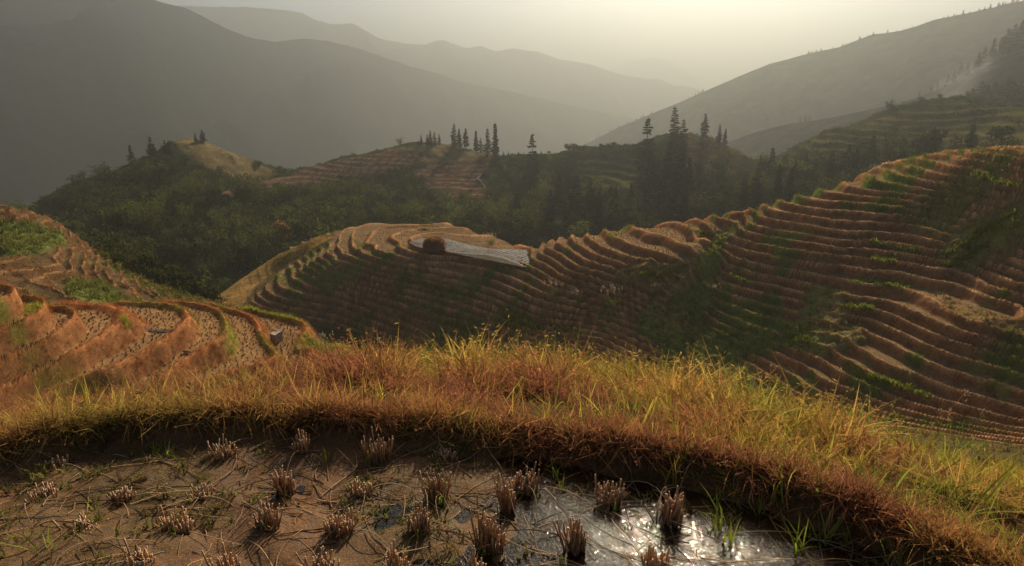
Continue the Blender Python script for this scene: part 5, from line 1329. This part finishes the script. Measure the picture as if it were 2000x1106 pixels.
# bright green growth along some terrace walls
GL_ = [[(780,545),(830,553),(880,568),(935,579)],[(820,562),(890,574)],[(950,592),(1000,612),(1060,640)],[(990,622),(1050,645),(1100,666)],[(1080,640),(1145,656)],[(1120,690),(1145,700)],[(795,592),(860,619)],[(880,632),(925,640)],[(1430,540),(1462,552)],[(1700,478),(1790,492)],[(1700,503),(1745,512)],[(1560,640),(1585,668)],[(1655,598),(1705,606)],[(1535,655),(1580,668)],[(1700,738),(1760,755),(1815,776)],[(1670,548),(1770,562)],[(1190,458),(1205,462)],[(1350,450),(1395,462)],[(540,520),(560,500),(575,490)],[(545,550),(570,562)],[(600,500),(607,520)],[(690,470),(760,508)],[(1900,345),(1990,365)],[(1840,500),(1900,470),(1960,430),(1995,410)],[(1850,520),(1890,500),(1930,480)],[(1900,455),(1990,440)],[(1250,535),(1290,540),(1340,520)],[(1380,500),(1410,470)]]
P_, S_ = [], []
for ln_ in GL_:
    for a, b in dens(ln_, 2.2):
        for q in range(2):
            p, d = terrace_at(GD, DZ, a + rng.normal(0, 3), b + rng.normal(0, 3.2), 38, 115); P_.append(p); S_.append(U(.18, .42))
n = len(P_); o = scatter('wall_greenery', np.array(P_), np.array(S_), U(0, 6.28, n), pal([(.13, .15, .03), (.20, .25, .035), (.30, .33, .05)], U(0, 1, n)), rng.integers(0, 5, n), V_FAR, tilt=rng.normal(0, .2, (n, 2)))
tag(o, 'bright green grass growing in strips along the terrace walls', kind='stuff')
P_, S_ = [], []
for ln_ in [[(478,603),(516,611),(555,617),(600,626)],[(600,630),(630,648),(660,668),(688,690)],[(625,650),(650,680)],[(640,660),(680,694)],[(50,612),(75,600)],[(240,622),(250,640)],[(600,660),(640,690)]]:
    for a, b in dens(ln_, 1.6):
        for q in range(2):
            p, d = terrace_at(GB, BZ, a + rng.normal(0, 4), b + rng.normal(0, 3), 18, 55); P_.append(p); S_.append(U(.22, .5))
n = len(P_); o = scatter('slope_greenery', np.array(P_), np.array(S_), U(0, 6.28, n), pal([(.16, .19, .035), (.26, .31, .045), (.36, .38, .06)], U(0, 1, n)), rng.integers(0, 5, n), V_UP, tilt=rng.normal(0, .2, (n, 2)))
tag(o, 'bright green grass on the outer bank of the near terraces', kind='stuff')
# plumed reeds
M_PLUME = leaf_mat('reed_plume', base=(.30, .23, .17), trans=.5); M_REED = leaf_mat('reed_leaf', base=(.14, .16, .04), trans=.4)
def reed(seed):
    r = np.random.default_rng(seed); lf = Geo(); pl = Geo()
    for k in range(40): lf.blade((r.normal(0, .18), r.normal(0, .18), 0), r.uniform(0, 6.28), r.uniform(.6, 1.2), .035, .2, r.uniform(.3, 1), 3, (r.uniform(.6, 1.3),) * 3)
    for k in range(11):
        b = np.array((r.normal(0, .2), r.normal(0, .2), 0)); tp = b + np.array((r.normal(0, .3), r.normal(0, .3), r.uniform(1.2, 1.7)))
        lf.tube([b, (b + tp) / 2, tp], [.008, .007, .005], 4)
        for j in range(14): pl.leaf(tp - np.array((0, 0, r.uniform(0, .3))), r.normal(0, .5, 3) + np.array((0, 0, .6)), .16, .045, (r.uniform(.7, 1.2),) * 3)
    return lf.mesh('reed_leaves', [M_REED]), pl.mesh('reed_plumes', [M_PLUME])
REED = [reed(1700 + i) for i in range(3)]
for i, (px, py, s_, lab) in enumerate([(1084,580,1.0,'white-plumed reed clump at the end of a knob terrace'),(1198,600,1.15,'pale reed clump on the terrace above the gully'),(1130,595,.8,'green reed clump right of the white-plumed one'),(1280,580,.7,'faded reeds in the gully'),(1390,580,.7,'reeds with grey plumes right of the gully'),(1706,352,.8,'white reed plumes on the hillside skyline'),(960,476,.9,'pale plumes beside the flooded paddy rim')]):
    p, d = terrace_at(GD, DZ, px, py, 38, 115); plant(REED[i % 3], 'reed_clump', ('leaves', 'plumes'), tuple(p), s_, i * 1.1, lab, 'reeds', 'plumed reeds on the terraces')
for i, (px, py, s_, lab) in enumerate([(655,672,.9,'reed clump by the bright green bank beside the stubble field'),(640,690,.7,'pale seeding reeds in front of the bright green bank')]):
    p, d = terrace_at(GB, BZ, px, py, 18, 60); plant(REED[i], 'reed_clump', ('leaves', 'plumes'), tuple(p), s_, i * 2, lab, 'reeds', 'plumed reeds on the terraces')
# leafy bush at the end of the slope
for i, (px, py, h, lab) in enumerate([(700,690,1.5,'dark leafy bush at the end of the near terraces'),(725,692,1.1,'smaller leafy bush right of the dark leafy bush')]):
    p, d = terrace_at(GB, BZ, px, py, 18, 60); plant(BRO[i + 1], 'leafy_bush', ('trunk', 'crown'), tuple(p - np.array((0, 0, .4))), h, i, lab, 'bush', None, 1.4)
# winding path on the terraced hill
pts = [(940,342),(933,349),(940,356),(950,372),(957,392),(964,408),(966,420)]; W_ = []
for a, b in dens(pts, 4): W_.append(hill_at(a, b)[0])
W_ = np.array(W_); T_ = np.gradient(W_, axis=0); N_ = np.stack([-T_[:, 1], T_[:, 0]], -1); N_ /= np.linalg.norm(N_, axis=1, keepdims=True) + 1e-9
Lp, Rp = W_.copy(), W_.copy(); Lp[:, :2] += N_ * .28; Rp[:, :2] -= N_ * .28; Lp[:, 2] += .25; Rp[:, 2] += .25
V = np.concatenate([Lp, Rp]); k = len(Lp); o = link('footpath', raw_mesh('footpath', V, [(i, i + 1, k + i + 1, k + i) for i in range(k - 1)], [plain_mat('pale_path', (.22, .18, .13), .9, 1.5)])); tag(o, 'pale footpath winding down beside the far terraces', kind='structure')

# ------------------------------------------------------------------ smoke rising behind the upper right hill
b2 = bmesh.new(); bmesh.ops.create_icosphere(b2, subdivisions=3, radius=1); me = bpy.data.meshes.new('smoke'); b2.to_mesh(me); b2.free()
M_SMOKE, nt, out = new_mat('smoke'); tc = nd(nt, 'ShaderNodeTexCoord')
ln = nd(nt, 'ShaderNodeVectorMath', operation='LENGTH'); nt.links.new(tc.outputs['Object'], ln.inputs[0])
fall = ramp(nt, ln.outputs['Value'], [(0.1, (1, 1, 1)), (.95, (0, 0, 0))])
ns = noise(nt, 2.6, 4, .6, tc.outputs['Object']); nr_ = ramp(nt, ns, [(.42, (0, 0, 0)), (.7, (1, 1, 1))])
m1 = nd(nt, 'ShaderNodeMath', operation='MULTIPLY'); nt.links.new(fall, m1.inputs[0]); nt.links.new(nr_, m1.inputs[1])
m2 = nd(nt, 'ShaderNodeMath', operation='MULTIPLY'); m2.inputs[1].default_value = .03; nt.links.new(m1.outputs[0], m2.inputs[0])
pv = nd(nt, 'ShaderNodeVolumePrincipled'); pv.inputs['Color'].default_value = (.9, .9, .9, 1); pv.inputs['Anisotropy'].default_value = .5; pv.inputs['Density Attribute'].default_value = ''
nt.links.new(m2.outputs[0], pv.inputs['Density']); nt.links.new(pv.outputs[0], out.inputs['Volume']); me.materials.append(M_SMOKE)
o = link('smoke', me); p = at_d(1872, 168, 400); o.location = tuple(p); o.scale = (26, 9, 10); o.rotation_euler = (0, math.radians(-38), 0); tag(o, 'thin pale smoke drifting up behind the upper right hill', kind='stuff')

# ------------------------------------------------------------------ one label for each tree of the woods
def label_rows(cat_word, group, where, sizes=None):
    mem = [o for o in col.objects if o.get('group') == group and o.get('category') == cat_word]
    ORD = ['leftmost'] + [q + ' from left' for q in 'second third fourth fifth sixth seventh eighth ninth tenth eleventh twelfth thirteenth fourteenth fifteenth sixteenth seventeenth eighteenth nineteenth twentieth'.split()]
    cells = {}
    for o in mem:
        u, v = to_px(np.array([o.location.x]), np.array([o.location.y]), np.array([o.location.z])); u, v = float(u[0]), float(v[0])
        cells.setdefault(where(u, v, o.scale.z), []).append((u, o))
    for w_, lst in cells.items():
        lst.sort(key=lambda q: q[0])
        for i, (u, o) in enumerate(lst): o['label'] = '%s, %s' % (w_, ORD[i]) if i < len(ORD) else '%s, further right' % w_
def wood_where(noun):
    def f_(u, v, h):
        x_ = ('left hill shoulder' if u < 160 else 'wooded left hill' if u < 290 else 'left hill below its bare top' if u < 420 else 'dip right of the left hill' if u < 560 else 'slope under the terraced hilltop' if u < 700
              else 'wood above the knob' if u < 830 else 'wood above the pond' if u < 980 else 'wood behind the saddle' if u < 1110 else 'slope under the green ridge' if u < 1250 else 'slope around the tallest fir' if u < 1400 else 'notch between the hills' if u < 1560 else 'upper right hillside' if u < 1760 else 'far right hillside')
        y_ = 'high on' if v < 350 else 'midway on' if v < 410 else 'low on' if v < 470 else 'at foot of'
        s_ = 'tall' if h > (7.6 if noun.startswith('b') and 'amboo' in noun else 5.4) else 'low' if h < (5.6 if 'amboo' in noun else 3.9) else 'middling'
        return '%s %s %s %s' % (s_, noun, y_, x_)
    return f_
label_rows('bamboo', 'bamboo clumps on the wooded hills', wood_where('bamboo clump'))
label_rows('tree', 'broadleaf trees on the wooded hills', wood_where('leafy tree'))
gv = lambda noun: (lambda u, v, h: '%s %s in the %s of grove below far left terraces' % ('tall' if h > 4.2 else 'low', noun, 'upper end' if u < 240 else 'middle' if u < 320 else 'lower end'))
label_rows('bamboo', 'grove below the far left terraces', gv('bamboo clump')); label_rows('tree', 'grove below the far left terraces', gv('leafy tree'))
label_rows('tree', 'firs in the dark clump under the tallest fir', lambda u, v, h: '%s fir in the shaded clump under the tallest fir' % ('tall' if h > 11 else 'shorter'))
label_rows('tree', 'firs on the slope of the upper right hill', lambda u, v, h: '%s fir on the slope under the green terraced hill' % ('high-standing' if v < 340 else 'low-standing'))
label_rows('tree', 'firs in the wood behind the saddle', lambda u, v, h: '%s fir in the shaded wood behind the saddle' % ('high-standing' if v < 415 else 'low-standing'))
label_rows('tree', 'firs on the hazy shoulder', lambda u, v, h: '%s hazy fir on the crest of the shoulder' % ('small' if h < 8 else 'tall'))
label_rows('tree', 'firs behind the upper right hill', lambda u, v, h: '%s fir in the row behind the upper right hill' % ('tall dark' if h > 17 else 'shorter dark'))
label_rows('tree', 'pines along the hazy skyline', lambda u, v, h: '%s pine on the %s of the hazy skyline' % ('larger' if h > 4.5 else 'tiny', 'low end' if u < 1300 else 'lower stretch' if u < 1450 else 'middle' if u < 1600 else 'upper stretch' if u < 1780 else 'high end'))
